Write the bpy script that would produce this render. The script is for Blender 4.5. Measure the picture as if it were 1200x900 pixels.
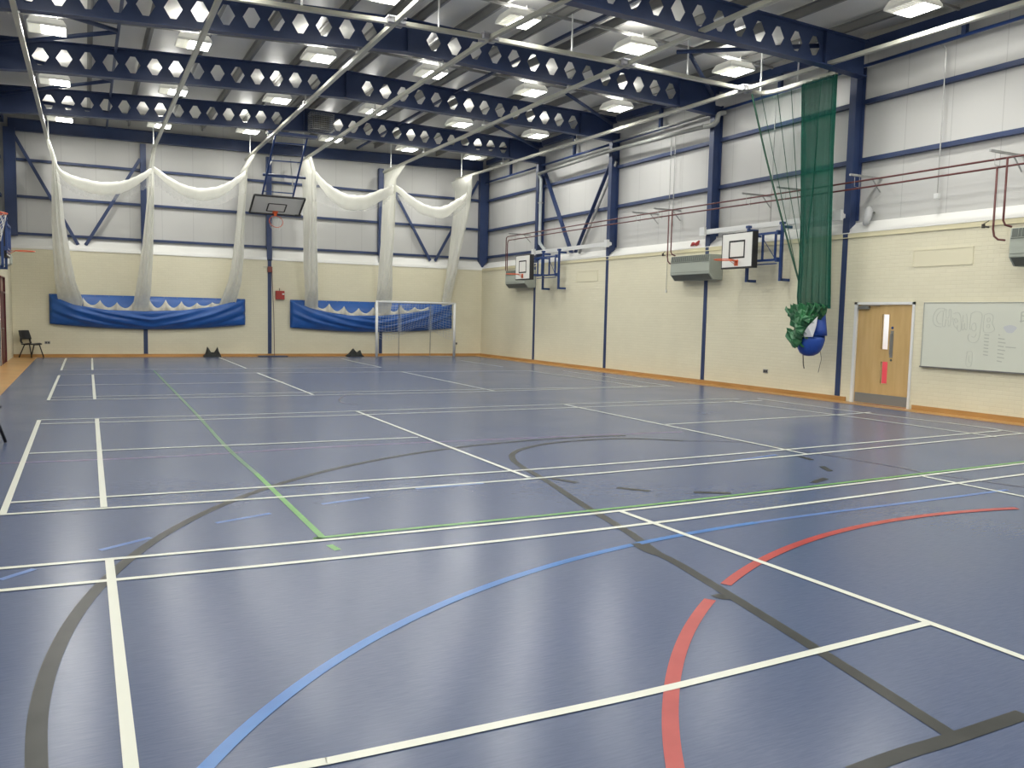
import bpy, math, random
from mathutils import Vector, Matrix
random.seed(7)
for o in list(bpy.data.objects): bpy.data.objects.remove(o, do_unlink=True)
S = bpy.context.scene
COL = S.collection
# ---------------------------------------------------------------- camera, world, exposure
cam = bpy.data.cameras.new('camera'); co = bpy.data.objects.new('camera', cam); COL.objects.link(co)
cam.sensor_width = 36; cam.lens = 29.293; cam.clip_end = 200
r_ = Vector((0.8908822, -0.4537287, 0.0214285)); u_ = Vector((0.0180786, 0.0825553, 0.9964225)); f_ = Vector((0.4538746, 0.8873077, -0.0817498))
M = Matrix((( r_.x, u_.x, -f_.x, 0.6308), (r_.y, u_.y, -f_.y, -7.5931), (r_.z, u_.z, -f_.z, 1.6564), (0, 0, 0, 1)))
co.matrix_world = M
S.camera = co
S.view_settings.view_transform = 'Standard'; S.view_settings.look = 'None'
S.view_settings.exposure = -0.10; S.view_settings.gamma = 1.0
try: S.view_settings.use_curve_mapping = False
except Exception: pass
w = bpy.data.worlds.new('world'); S.world = w; w.use_nodes = True
w.node_tree.nodes['Background'].inputs[0].default_value = (.75, .8, .85, 1)
w.node_tree.nodes['Background'].inputs[1].default_value = 0.3
LAMP_WATTS = 62.0
LAMP_COLOR = (1.0, 0.985, 0.93)
XL, XR, YF, YN, XC = -1.453, 14.944, 23.254, -9.3, 6.7

# ---------------------------------------------------------------- helpers
def mat(name, col, rough=.5, metal=0, spec=.5, emit=None, es=0, alpha=1, coat=0):
    m = bpy.data.materials.new(name); m.use_nodes = True
    b = m.node_tree.nodes['Principled BSDF']
    b.inputs['Base Color'].default_value = (*col, 1); b.inputs['Roughness'].default_value = rough
    b.inputs['Metallic'].default_value = metal; b.inputs['Specular IOR Level'].default_value = spec
    if emit: b.inputs['Emission Color'].default_value = (*emit, 1); b.inputs['Emission Strength'].default_value = es
    b.inputs['Alpha'].default_value = alpha
    if coat: b.inputs['Coat Weight'].default_value = coat
    return m
def nd(m, t, **k):
    n = m.node_tree.nodes.new(t)
    for a, v in k.items(): setattr(n, a, v)
    return n
def ln(m, a, b): m.node_tree.links.new(a, b)
def noisy(m, c0, c1, scale=(3, 3, 3), detail=4, bump=0.0, ns=1.0):
    """colour between c0 and c1 by noise in object space, optional bump"""
    t = nd(m, 'ShaderNodeTexCoord'); mp = nd(m, 'ShaderNodeMapping'); mp.inputs['Scale'].default_value = scale
    n = nd(m, 'ShaderNodeTexNoise'); n.inputs['Detail'].default_value = detail; n.inputs['Scale'].default_value = ns
    r = nd(m, 'ShaderNodeValToRGB'); r.color_ramp.elements[0].color = (*c0, 1); r.color_ramp.elements[1].color = (*c1, 1)
    r.color_ramp.elements[0].position = .3; r.color_ramp.elements[1].position = .7
    ln(m, t.outputs['Object'], mp.inputs[0]); ln(m, mp.outputs[0], n.inputs['Vector']); ln(m, n.outputs['Fac'], r.inputs[0])
    b = m.node_tree.nodes['Principled BSDF']; ln(m, r.outputs[0], b.inputs['Base Color'])
    if bump:
        bp = nd(m, 'ShaderNodeBump'); bp.inputs['Strength'].default_value = bump; bp.inputs['Distance'].default_value = .01
        ln(m, n.outputs['Fac'], bp.inputs['Height']); ln(m, bp.outputs[0], b.inputs['Normal'])
    return m
class MB:
    def __init__(s): s.v = []; s.f = []
    def add(s, vs, fs):
        n = len(s.v); s.v += [tuple(v) for v in vs]; s.f += [tuple(i + n for i in f) for f in fs]; return s
    def box(s, a, b):
        x0, y0, z0 = a; x1, y1, z1 = b
        x0, x1 = min(x0, x1), max(x0, x1); y0, y1 = min(y0, y1), max(y0, y1); z0, z1 = min(z0, z1), max(z0, z1)
        return s.add([(x0,y0,z0),(x1,y0,z0),(x1,y1,z0),(x0,y1,z0),(x0,y0,z1),(x1,y0,z1),(x1,y1,z1),(x0,y1,z1)],
                     [(0,3,2,1),(4,5,6,7),(0,1,5,4),(1,2,6,5),(2,3,7,6),(3,0,4,7)])
    def bar(s, p0, p1, w, h, up=(0,0,1)):
        p0 = Vector(p0); p1 = Vector(p1); d = (p1 - p0).normalized(); up = Vector(up)
        if abs(d.dot(up)) > .99: up = Vector((0,1,0))
        a = d.cross(up).normalized() * w/2; b = a.cross(d).normalized() * h/2
        vs = [p + q for p in (p0, p1) for q in (-a-b, a-b, a+b, -a+b)]
        return s.add(vs, [(0,3,2,1),(4,5,6,7),(0,1,5,4),(1,2,6,5),(2,3,7,6),(3,0,4,7)])
    def tube(s, pts, r, n=10, closed=False, cap=True):
        P = [Vector(q) for q in pts]; m = len(P); rings = []
        prev = None
        for i in range(m):
            if closed: d = P[(i+1) % m] - P[i-1]
            else: d = P[min(i+1, m-1)] - P[max(i-1, 0)]
            d.normalize()
            if prev is None:
                ref = Vector((0,0,1)) if abs(d.z) < .9 else Vector((1,0,0))
                a = d.cross(ref).normalized()
            else:
                a = (prev - d * prev.dot(d)).normalized()
            prev = a; b = d.cross(a)
            rr = r[i] if isinstance(r, (list, tuple)) else r
            rings.append([P[i] + a*math.cos(t*2*math.pi/n)*rr + b*math.sin(t*2*math.pi/n)*rr for t in range(n)])
        vs = [v for R in rings for v in R]; fs = []
        for i in range(m if closed else m-1):
            j = (i+1) % m
            for k in range(n): fs.append((i*n+k, i*n+(k+1)%n, j*n+(k+1)%n, j*n+k))
        if cap and not closed: fs += [tuple(range(n))[::-1], tuple((m-1)*n+k for k in range(n))]
        return s.add(vs, fs)
    def prism(s, poly, ax, a, b):
        """poly of 2D points extruded along axis ax (0 x,1 y,2 z) from a to b; 2D order = remaining axes"""
        def P(q, c):
            l = list(q); l.insert(ax, c); return tuple(l)
        n = len(poly)
        vs = [P(q, a) for q in poly] + [P(q, b) for q in poly]
        fs = [tuple(range(n))[::-1], tuple(range(n, 2*n))] + [(i, (i+1) % n, n+(i+1) % n, n+i) for i in range(n)]
        return s.add(vs, fs)
    def grid(s, rows, closed=False):
        n = len(rows[0]); vs = [v for R in rows for v in R]; fs = []
        for i in range(len(rows)-1):
            for k in range(n if closed else n-1): fs.append((i*n+k, i*n+(k+1)%n, (i+1)*n+(k+1)%n, (i+1)*n+k))
        return s.add(vs, fs)
    def build(s, name, m, parent=None, smooth=False, bevel=0, solid=0, world=True, recalc=True):
        me = bpy.data.meshes.new(name)
        off = Vector((0,0,0))
        if parent is not None and world: off = base(parent)
        me.from_pydata([tuple(Vector(v) - off) for v in s.v], [], s.f); me.materials.append(m)
        if recalc:
            import bmesh
            bm = bmesh.new(); bm.from_mesh(me); bmesh.ops.recalc_face_normals(bm, faces=bm.faces); bm.to_mesh(me); bm.free()
        if smooth:
            for p_ in me.polygons: p_.use_smooth = True
        o = bpy.data.objects.new(name, me); COL.objects.link(o)
        if parent is not None: o.parent = parent
        if bevel:
            md = o.modifiers.new('bevel', 'BEVEL'); md.width = bevel; md.segments = 2; md.limit_method = 'ANGLE'
        if solid:
            md = o.modifiers.new('solid', 'SOLIDIFY'); md.thickness = solid; md.offset = 0
        return o
def base(o):
    v = Vector(o.location)
    while o.parent: o = o.parent; v += Vector(o.location)
    return v
def tag(o, label=None, cat=None, group=None, kind=None):
    if label: o['label'] = label
    if cat: o['category'] = cat
    if group: o['group'] = group
    if kind: o['kind'] = kind
    return o
def thing(name, label, cat, loc=(0,0,0), group=None):
    o = bpy.data.objects.new(name, None); COL.objects.link(o); o.location = loc; o.empty_display_size = .1
    return tag(o, label, cat, group)
def copy_tree(o, parent=None):
    c = o.copy(); COL.objects.link(c)
    if parent is not None: c.parent = parent
    for ch in list(o.children): copy_tree(ch, c)
    return c
def smoothpath(pts, k=6):
    out = []; P = [Vector(q) for q in pts]; n = len(P)
    for i in range(n-1):
        a, b, c, d = P[max(i-1,0)], P[i], P[i+1], P[min(i+2,n-1)]
        for j in range(k):
            t = j/k
            out.append(.5*((2*b)+(-a+c)*t+(2*a-5*b+4*c-d)*t*t+(-a+3*b-3*c+d)*t**3))
    out.append(P[-1]); return out

# ---------------------------------------------------------------- materials
BLUE = noisy(mat('blue_steel', (.02,.03,.12), .42), (.020,.038,.105), (.029,.052,.140), (2,2,2))
BLUE2 = mat('bright_blue_paint', (.018,.052,.185), .35)
GALV = noisy(mat('galvanised_steel', (.4,.41,.4), .38, .6), (.3,.3,.29), (.45,.46,.45), (4,4,4))
PURLIN = noisy(mat('dull_galvanised', (.12,.12,.11), .55, .3), (.22,.22,.21), (.30,.30,.29), (1,.4,1))
TRACK = mat('cream_track', (.42,.42,.36), .28)
WHITE = mat('white_paint', (.72,.73,.72), .4)
RED = mat('red_oxide_pipe', (.115,.030,.028), .4)
BLACK = mat('black_plastic', (.012,.012,.014), .45)
GREY = mat('heater_grey', (.36,.39,.34), .45)
GREYD = mat('heater_dark_grey', (.10,.115,.10), .5)
ORANGE = mat('orange_paint', (.65,.11,.03), .4)
NETW = mat('white_cord', (.7,.7,.68), .7)
WIRE = mat('dark_wire', (.06,.055,.05), .4, .5)
def brick(name, ax):
    m = mat(name, (.68,.64,.47), .5, spec=.35)
    t = nd(m, 'ShaderNodeTexCoord'); sp = nd(m, 'ShaderNodeSeparateXYZ'); cb = nd(m, 'ShaderNodeCombineXYZ')
    ln(m, t.outputs['Object'], sp.inputs[0]); ln(m, sp.outputs[ax], cb.inputs[0]); ln(m, sp.outputs[2], cb.inputs[1])
    b = nd(m, 'ShaderNodeTexBrick'); b.inputs['Scale'].default_value = 1
    b.inputs['Brick Width'].default_value = .225; b.inputs['Row Height'].default_value = .075; b.inputs['Mortar Size'].default_value = .008
    b.inputs['Mortar Smooth'].default_value = .6; b.inputs['Bias'].default_value = 0
    b.inputs['Color1'].default_value = (.76,.72,.55,1); b.inputs['Color2'].default_value = (.74,.70,.53,1); b.inputs['Mortar'].default_value = (.71,.67,.505,1)
    ln(m, cb.outputs[0], b.inputs['Vector'])
    n = nd(m, 'ShaderNodeTexNoise'); n.inputs['Scale'].default_value = 1.1; n.inputs['Detail'].default_value = 5
    ln(m, t.outputs['Object'], n.inputs['Vector'])
    mx = nd(m, 'ShaderNodeMixRGB', blend_type='MULTIPLY'); mx.inputs[0].default_value = .10
    ln(m, b.outputs['Color'], mx.inputs[1]); ln(m, n.outputs['Fac'], mx.inputs[2])
    bs = m.node_tree.nodes['Principled BSDF']; ln(m, mx.outputs[0], bs.inputs['Base Color'])
    bp = nd(m, 'ShaderNodeBump', invert=True); bp.inputs['Strength'].default_value = .35; bp.inputs['Distance'].default_value = .005
    ln(m, b.outputs['Fac'], bp.inputs['Height']); ln(m, bp.outputs[0], bs.inputs['Normal'])
    return m
BRICK_X = brick('painted_brick_side', 1); BRICK_Y = brick('painted_brick_end', 0)
def cladding(name, ax):
    m = mat(name, (.58,.58,.57), .42, spec=.4)
    t = nd(m, 'ShaderNodeTexCoord'); sp = nd(m, 'ShaderNodeSeparateXYZ'); ln(m, t.outputs['Object'], sp.inputs[0])
    k = nd(m, 'ShaderNodeMath', operation='PINGPONG'); k.inputs[1].default_value = .05
    ln(m, sp.outputs[ax], k.inputs[0])
    j = nd(m, 'ShaderNodeMath', operation='PINGPONG'); j.inputs[1].default_value = .5
    ln(m, sp.outputs[ax], j.inputs[0])
    l = nd(m, 'ShaderNodeMath', operation='LESS_THAN'); l.inputs[1].default_value = .007; ln(m, j.outputs[0], l.inputs[0])
    mx = nd(m, 'ShaderNodeMixRGB'); mx.inputs[1].default_value = (.54,.54,.525,1); mx.inputs[2].default_value = (.42,.42,.41,1)
    ln(m, l.outputs[0], mx.inputs[0])
    bs = m.node_tree.nodes['Principled BSDF']; ln(m, mx.outputs[0], bs.inputs['Base Color'])
    bp = nd(m, 'ShaderNodeBump'); bp.inputs['Strength'].default_value = .25; bp.inputs['Distance'].default_value = .01
    ln(m, k.outputs[0], bp.inputs['Height']); ln(m, bp.outputs[0], bs.inputs['Normal'])
    return m
CLAD_X = cladding('liner_panel_side', 1); CLAD_Y = cladding('liner_panel_end', 0)
ROOF = mat('roof_liner', (.70,.69,.65), .36, spec=.4)
_t = nd(ROOF, 'ShaderNodeTexCoord'); _s = nd(ROOF, 'ShaderNodeSeparateXYZ'); ln(ROOF, _t.outputs['Object'], _s.inputs[0])
_k = nd(ROOF, 'ShaderNodeMath', operation='PINGPONG'); _k.inputs[1].default_value = .1; ln(ROOF, _s.outputs[1], _k.inputs[0])
_b = nd(ROOF, 'ShaderNodeBump'); _b.inputs['Strength'].default_value = .35; _b.inputs['Distance'].default_value = .03
ln(ROOF, _k.outputs[0], _b.inputs['Height']); ln(ROOF, _b.outputs[0], ROOF.node_tree.nodes['Principled BSDF'].inputs['Normal'])
WOOD = noisy(mat('varnished_wood', (.45,.24,.08), .3), (.38,.2,.06), (.5,.28,.10), (1.5,1.5,12), 5)
SILL = mat('white_sill', (.78,.78,.75), .4)
LEDGE = mat('cream_ledge', (.68,.63,.43), .5)

# floor vinyl
FLOOR = mat('blue_vinyl', (.1,.13,.3), .24, spec=.32)
def floorish(m, c0, c1, r0=.20, r1=.30):
    t = nd(m, 'ShaderNodeTexCoord'); mp = nd(m, 'ShaderNodeMapping'); mp.inputs['Scale'].default_value = (9, 90, 1)
    n = nd(m, 'ShaderNodeTexNoise'); n.inputs['Detail'].default_value = 6; n.inputs['Scale'].default_value = 1; n.inputs['Roughness'].default_value = .65
    ln(m, t.outputs['Object'], mp.inputs[0]); ln(m, mp.outputs[0], n.inputs['Vector'])
    r = nd(m, 'ShaderNodeValToRGB'); r.color_ramp.elements[0].color = (*c0,1); r.color_ramp.elements[1].color = (*c1,1)
    r.color_ramp.elements[0].position = .34; r.color_ramp.elements[1].position = .7
    ln(m, n.outputs['Fac'], r.inputs[0])
    n2 = nd(m, 'ShaderNodeTexNoise'); n2.inputs['Scale'].default_value = .8; n2.inputs['Detail'].default_value = 3
    ln(m, t.outputs['Object'], n2.inputs['Vector'])
    mr = nd(m, 'ShaderNodeMapRange'); mr.inputs['To Min'].default_value = r0; mr.inputs['To Max'].default_value = r1
    ln(m, n2.outputs['Fac'], mr.inputs['Value'])
    b = m.node_tree.nodes['Principled BSDF']; ln(m, r.outputs[0], b.inputs['Base Color']); ln(m, mr.outputs[0], b.inputs['Roughness'])
    bp = nd(m, 'ShaderNodeBump'); bp.inputs['Strength'].default_value = .02; bp.inputs['Distance'].default_value = .001
    ln(m, n.outputs['Fac'], bp.inputs['Height']); ln(m, bp.outputs[0], b.inputs['Normal'])
floorish(FLOOR, (.062,.086,.162), (.084,.110,.196))
L_WHITE = mat('line_white', (.62,.64,.58), .3, spec=.5)
L_GREEN = noisy(mat('line_green', (.1,.3,.06), .3), (.09,.27,.06), (.14,.36,.09), (6,6,6))
L_BLACK = noisy(mat('line_black', (.035,.038,.036), .33, spec=.2), (.024,.026,.025), (.040,.042,.040), (5,5,5))
L_BLACK2 = noisy(mat('line_black_worn', (.05,.055,.07), .3), (.05,.05,.07), (.09,.09,.14), (5,5,5))
L_BLUE = noisy(mat('line_blue', (.05,.2,.6), .28), (.025,.13,.40), (.04,.17,.46), (5,5,5))
L_BLUE2 = noisy(mat('line_blue_worn', (.09,.17,.42), .3), (.08,.15,.38), (.09,.19,.47), (5,5,5))
L_RED = noisy(mat('line_red', (.45,.035,.03), .3), (.33,.028,.024), (.40,.045,.038), (5,5,5))
L_RED2 = noisy(mat('line_red_worn', (.17,.11,.2), .3), (.13,.12,.25), (.21,.11,.19), (5,5,5))
# court markings (floor coordinates in metres) and net curtain sections
W=[[[0.0, -1.571], [0.119, -1.578], [2.267, -1.703], [5.375, -1.735], [10.739, -1.519], [13.237, -1.418]], [[0.0, -2.045], [0.157, -2.054], [2.137, -2.173], [5.009, -2.195], [9.996, -1.975], [12.494, -1.865]], [[0.738, -1.626], [0.746, -4.415], [0.753, -6.915]], [[4.689, -1.742], [4.717, -2.562], [4.779, -4.611], [4.785, -5.167], [4.812, -7.667]], [[0.0, -4.583], [1.267, -4.66], [1.447, -4.671], [2.151, -4.687], [3.017, -4.697], [4.763, -4.643]], [[8.75, -1.594], [8.758, -2.733], [8.776, -5.233]], [[-0.004, -0.0], [2.687, -0.185], [6.616, -0.178], [13.598, 0.232]], [[0.039, 0.441], [2.818, 0.291], [6.947, 0.239], [13.529, 0.555]], [[0.013, 0.008], [-0.001, 6.176]], [[0.733, -0.017], [0.745, 6.1]], [[0.036, 3.074], [3.533, 2.876], [4.57, 2.84]], [[0.023, 6.189], [4.391, 5.978], [11.497, 5.951], [12.93, 5.871]], [[0.039, 5.719], [4.25, 5.47], [11.046, 5.385], [13.171, 5.445]], [[4.643, 5.929], [4.654, -0.159]], [[8.657, 5.895], [8.664, -0.099]], [[8.714, 2.88], [12.627, 3.019], [13.639, 3.127]], [[12.339, 5.496], [12.63, 2.965], [12.736, 0.113]], [[13.392, 5.804], [13.415, 3.193], [13.639, 1.103], [13.546, 0.2], [13.29, -2.287]], [[0.013, 9.593], [5.329, 9.372], [13.557, 8.903]], [[0.014, 9.036], [5.163, 8.774], [8.56, 8.72], [12.805, 8.903]], [[0.014, 9.036], [0.031, 15.001]], [[0.741, 8.992], [0.749, 15.068]], [[4.633, 15.083], [4.631, 8.909]], [[8.569, 14.858], [8.561, 8.679]], [[0.034, 12.163], [2.138, 12.069], [4.717, 12.059]], [[12.541, 14.577], [12.673, 8.86]], [[13.635, 14.402], [13.491, 8.819]], [[0.019, 15.227], [4.601, 15.024], [12.541, 14.577]], [[0.034, 16.703], [0.036, 22.376]], [[0.751, 16.687], [0.779, 22.321]], [[4.653, 16.787], [4.689, 22.561]], [[8.591, 16.719], [8.64, 21.351]], [[12.621, 19.935], [12.579, 16.457]], [[0.035, 16.929], [4.653, 16.787], [8.573, 16.721]]]
G=[[[2.148, -1.628], [2.291, -1.616], [4.527, -1.643], [6.144, -1.615], [10.867, -1.441], [13.365, -1.349]], [[2.141, 1.032], [2.15, -1.617]], [[2.144, -1.836], [2.165, -1.985]]]
K=[[[0.444, -4.3], [0.428, -3.9], [0.44, -3.5], [0.479, -3.101], [0.544, -2.706], [0.636, -2.316], [0.754, -1.932], [0.897, -1.558], [1.064, -1.194], [1.256, -0.842], [1.471, -0.504], [1.707, -0.181], [1.965, 0.126], [2.242, 0.415], [2.538, 0.685], [2.851, 0.935], [3.18, 1.163], [3.524, 1.369], [3.88, 1.552], [4.247, 1.712], [4.624, 1.846], [5.009, 1.956], [5.401, 2.04], [5.797, 2.098], [6.196, 2.13], [6.597, 2.136], [6.997, 2.115], [7.395, 2.069]], [[7.865, 1.391], [7.227, 1.831], [6.341, 1.866], [5.716, 1.67], [5.25, 1.322], [4.999, 0.884], [4.861, 0.361], [4.747, -0.351], [4.519, -1.42], [4.411, -2.035], [4.325, -2.471], [4.207, -2.917], [4.173, -3.245], [3.916, -4.603], [3.719, -5.545]], [[3.129, -5.549], [3.423, -5.539], [3.686, -5.543], [4.184, -5.536]], [[4.859, -0.271], [4.987, -0.553]], [[5.226, -0.911], [5.437, -1.163]], [[8.453, -0.157], [8.384, -0.409]], [[8.154, -0.77], [8.005, -1.028]], [[7.301, -1.439], [7.618, -1.318]], [[6.511, -1.593], [6.879, -1.563]], [[5.807, -1.361], [6.125, -1.526]], [[4.208, -2.646], [4.18, -2.852], [4.205, -2.978]], [[3.99, -3.783], [4.002, -3.846], [4.056, -3.845]]]
K2=[[[7.865, 1.391], [8.557, 1.047], [8.784, 0.278], [8.976, -1.074], [8.971, -1.482], [9.247, -2.433]], [[5.582, 8.703], [5.207, 8.618], [4.896, 7.928], [4.794, 7.323], [4.958, 6.904]]]
B=[[[0.969, -4.553], [1.117, -4.354], [1.278, -4.166], [1.45, -3.989], [1.632, -3.823], [1.824, -3.667], [2.025, -3.523], [2.233, -3.39], [2.448, -3.267], [2.668, -3.156], [2.893, -3.055], [3.123, -2.964], [3.355, -2.882], [3.591, -2.81], [3.828, -2.747], [4.067, -2.693], [4.307, -2.646], [4.548, -2.606], [4.789, -2.574], [5.03, -2.547], [5.27, -2.526], [5.511, -2.51]]]
B2=[[[0.139, -1.822], [0.31, -1.664]], [[0.685, -1.366], [1.02, -1.15]], [[1.501, -0.89], [1.947, -0.729]], [[2.411, -0.559], [2.871, -0.45]], [[3.383, -0.253], [4.099, -0.249]], [[7.433, -0.106], [8.259, 0.046]], [[5.511, -2.51], [5.751, -2.497], [5.99, -2.489], [6.229, -2.483], [6.469, -2.48], [6.708, -2.478], [6.947, -2.477], [7.188, -2.477], [7.429, -2.477], [7.673, -2.477], [7.918, -2.475], [8.167, -2.472], [8.419, -2.468], [8.675, -2.461], [8.937, -2.453]]]
R=[[[2.529, -5.27], [2.62, -5.132], [2.716, -4.997], [2.817, -4.865], [2.922, -4.737], [3.031, -4.611], [3.144, -4.49], [3.261, -4.372], [3.382, -4.258], [3.506, -4.149], [3.635, -4.043], [3.766, -3.941], [3.9, -3.844]], [[4.179, -3.663], [4.322, -3.579], [4.468, -3.5], [4.616, -3.425], [4.766, -3.355], [4.919, -3.29], [5.073, -3.23], [5.23, -3.174], [5.388, -3.124], [5.547, -3.078], [5.708, -3.037], [5.87, -3.002], [6.033, -2.971], [6.197, -2.945], [6.361, -2.925], [6.526, -2.909], [6.691, -2.899], [6.857, -2.893], [7.023, -2.892], [7.189, -2.897], [7.354, -2.906], [7.519, -2.921], [7.684, -2.94], [7.848, -2.964], [8.012, -2.993], [8.175, -3.026]]]
R2=[[[-0.201, 2.514], [1.447, 2.368], [3.415, 2.451], [6.366, 2.291], [8.455, 2.131]]]
G2=[[[2.206, 16.46], [2.158, 6.953], [2.111, 2.998], [2.141, 1.032]]]
BUND=[[[-0.28, 21.75, 6.56, 0.05, 0.85], [-0.145, 21.828, 6.071, 0.06, 0.542], [-0.113, 21.971, 5.272, 0.12, 0.715], [-0.093, 22.157, 4.254, 0.172, 0.588], [-0.025, 22.376, 3.219, 0.226, 0.453], [0.05, 22.625, 2.43, 0.281, 0.303], [0.178, 22.9, 1.841, 0.339, 0.1]], [[2.66, 21.95, 6.69, 0.05, 0.75], [2.596, 22.015, 6.19, 0.06, 0.333], [2.574, 22.133, 5.391, 0.085, 0.642], [2.521, 22.286, 4.447, 0.12, 0.531], [2.447, 22.467, 3.351, 0.162, 0.411], [2.35, 22.673, 2.377, 0.204, 0.279], [2.261, 22.9, 1.615, 0.229, 0.1]], [[5.68, 21.9, 6.79, 0.05, 0.9], [5.44, 21.968, 6.323, 0.06, 0.738], [5.422, 22.092, 5.629, 0.06, 0.706], [5.381, 22.254, 4.642, 0.098, 0.617], [5.321, 22.444, 3.497, 0.152, 0.474], [5.236, 22.661, 2.625, 0.207, 0.315], [5.054, 22.9, 1.827, 0.256, 0.1]], [[7.45, 21.8, 6.82, 0.05, 1.0], [7.612, 21.875, 6.373, 0.067, 0.964], [7.683, 22.012, 5.371, 0.125, 0.823], [7.72, 22.189, 4.352, 0.171, 0.674], [7.802, 22.399, 3.319, 0.212, 0.515], [7.906, 22.637, 2.419, 0.211, 0.338], [7.986, 22.9, 1.807, 0.225, 0.1]], [[10.65, 21.65, 6.82, 0.05, 1.15], [10.52, 21.735, 6.416, 0.06, 0.634], [10.516, 21.891, 5.58, 0.06, 0.739], [10.546, 22.092, 4.522, 0.089, 0.761], [10.57, 22.33, 3.446, 0.171, 0.578], [10.635, 22.601, 2.508, 0.243, 0.374], [10.723, 22.9, 1.936, 0.321, 0.1]], [[13.35, 21.8, 6.76, 0.05, 1.0], [13.476, 21.875, 6.385, 0.06, 0.792], [13.493, 22.012, 5.826, 0.06, 0.758], [13.442, 22.189, 5.034, 0.101, 0.674], [13.385, 22.399, 4.234, 0.12, 0.515], [13.358, 22.637, 3.259, 0.163, 0.338], [13.323, 22.9, 2.201, 0.176, 0.1]]]

# ================================================================ STRUCTURE
def struct(o): o['kind'] = 'structure'; return o
floor = struct(MB().box((XL-.35, YN, -.2), (XR+.3, YF+.2, 0)).build('floor', FLOOR))
def strip(pts, w, z):
    """flat ribbon following a polyline on the floor"""
    P = [Vector((a, b, 0)) for a, b in pts]
    if len(P) > 2: P = smoothpath(P, 4)
    L = []; R = []
    for i in range(len(P)):
        d = (P[min(i+1, len(P)-1)] - P[max(i-1, 0)]).normalized(); n = Vector((-d.y, d.x, 0))*w/2
        L.append((P[i]+n)); R.append((P[i]-n))
    top = [(v.x, v.y, z) for v in L] + [(v.x, v.y, z) for v in reversed(R)]
    return [(v.x, v.y, z) for v in L], [(v.x, v.y, z) for v in R]
def lines(name, data, wd, z, m, label):
    b = MB()
    for i_, l in enumerate(data):
        A, B = strip(l, wd, z+.00006*i_); b.grid([A, B])
    o = b.build(name, m, floor, recalc=False)
    for p_ in o.data.polygons:
        if p_.normal.z < 0: p_.flip()
    o['label'] = label
lines('court_line', W, .052, .0042, L_WHITE, 'white badminton court lines')
lines('court_line', G, .05, .0032, L_GREEN, 'green court line')
lines('court_line', G2, .05, .0030, noisy(mat('line_green_worn', (.1,.2,.1), .3), (.09,.19,.11), (.10,.22,.12), (5,5,5)), 'faded far part of the green court line')
lines('court_line', K, .075, .0024, L_BLACK, 'black court lines and arcs')
lines('court_line', K2, .045, .0020, L_BLACK2, 'faint worn black line')
lines('court_line', B, .062, .0028, L_BLUE, 'bright blue arc')
lines('court_line', B2, .05, .0016, L_BLUE2, 'faded patches of blue line')
lines('court_line', R, .07, .0036, L_RED, 'red arc with a gap')
lines('court_line', R2, .06, .0012, L_RED2, 'very faded red line')

DY0, DY1, DZ = 3.30, 4.72, 2.09         # doorway in the right wall
ZB = 3.43                                 # top of the brickwork
wr = struct(MB().box((XR, YN, 0), (XR+.22, DY0, ZB)).box((XR, DY1, 0), (XR+.22, YF+.3, ZB)).box((XR, DY0, DZ), (XR+.22, DY1, ZB)).build('wall_right', BRICK_X))
MB().box((XR-.012, YN, ZB), (XR+.22, YF, ZB+.09)).box((XR-.026, YN, ZB-.004), (XR-.012, YF, ZB+.012)).build('ledge', LEDGE, wr)
MB().prism([(XR-.02, ZB+.092), (XR-.018, ZB+.105), (XR+.30, ZB+.35), (XR+.30, ZB+.092)], 1, YN, YF+.25).build('sill', SILL, wr)
# prism axis 1 keeps (x,z) order
MB().box((XR+.30, YN, ZB), (XR+.4, YF+.4, 8.05)).build('liner_panel', CLAD_X, wr)
wf = struct(MB().box((XL-.2, YF, 0), (XR, YF+.2, ZB+.05)).build('wall_far', BRICK_Y))
MB().prism([(YF-.02, ZB+.05), (YF, ZB+.12), (YF+.25, ZB+.42), (YF+.25, ZB+.02), (YF-.02, ZB+.02)], 0, XL-.2, XR+.25).build('sill', SILL, wf)
MB().box((XL-.4, YF+.25, ZB), (XR+.4, YF+.35, 8.05)).build('liner_panel', CLAD_Y, wf)
LDY0, LDY1 = 19.15, 20.6
wl = struct(MB().box((XL-.22, YN, 0), (XL, LDY0, ZB)).box((XL-.22, LDY1, 0), (XL, YF+.1, ZB)).box((XL-.22, LDY0, 2.45), (XL, LDY1, ZB)).build('wall_left', BRICK_X))
MB().box((XL-.4, YN, ZB), (XL-.3, YF+.4, 8.05)).build('liner_panel', CLAD_X, wl)
MB().prism([(XL+.02, ZB), (XL, ZB+.06), (XL-.3, ZB+.35), (XL-.3, ZB)], 1, YN, YF+.25).build('sill', SILL, wl)
struct(MB().box((XL-.4, YN-.2, -.2), (XR+.4, YN, 8.2)).build('wall_near', BRICK_Y))

# roof: slope interpolated between the frames
FY = [YN, 4.85, 9.41, 14.05, 18.69, 23.6]
FZ = [(6.75,7.05,6.85), (6.92,7.25,7.06), (6.95,7.41,7.2), (7.07,7.49,7.36), (7.08,7.50,7.40), (7.09,7.50,7.42)]
def zc(x, y):
    i = 0
    while i < len(FY)-2 and y > FY[i+1]: i += 1
    t = (y-FY[i])/(FY[i+1]-FY[i]); a, b, c = [FZ[i][k]*(1-t)+FZ[i+1][k]*t for k in range(3)]
    return a + (b-a)*(x-XL)/(XC-XL) if x < XC else b + (c-b)*(x-XC)/(XR-XC)
rows_b = []; rows_t = []
for y in FY[:-1] + [YF+.4]:
    yy = min(y, 23.6)
    rows_b.append([(x, y, zc(x, yy)+.60) for x in (XL-.45, XC, XR+.45)])
rf = MB().grid(rows_b); 
ce = struct(rf.build('ceiling', ROOF, recalc=False)); md = ce.modifiers.new('solid', 'SOLIDIFY'); md.thickness = .08; md.offset = 1
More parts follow.
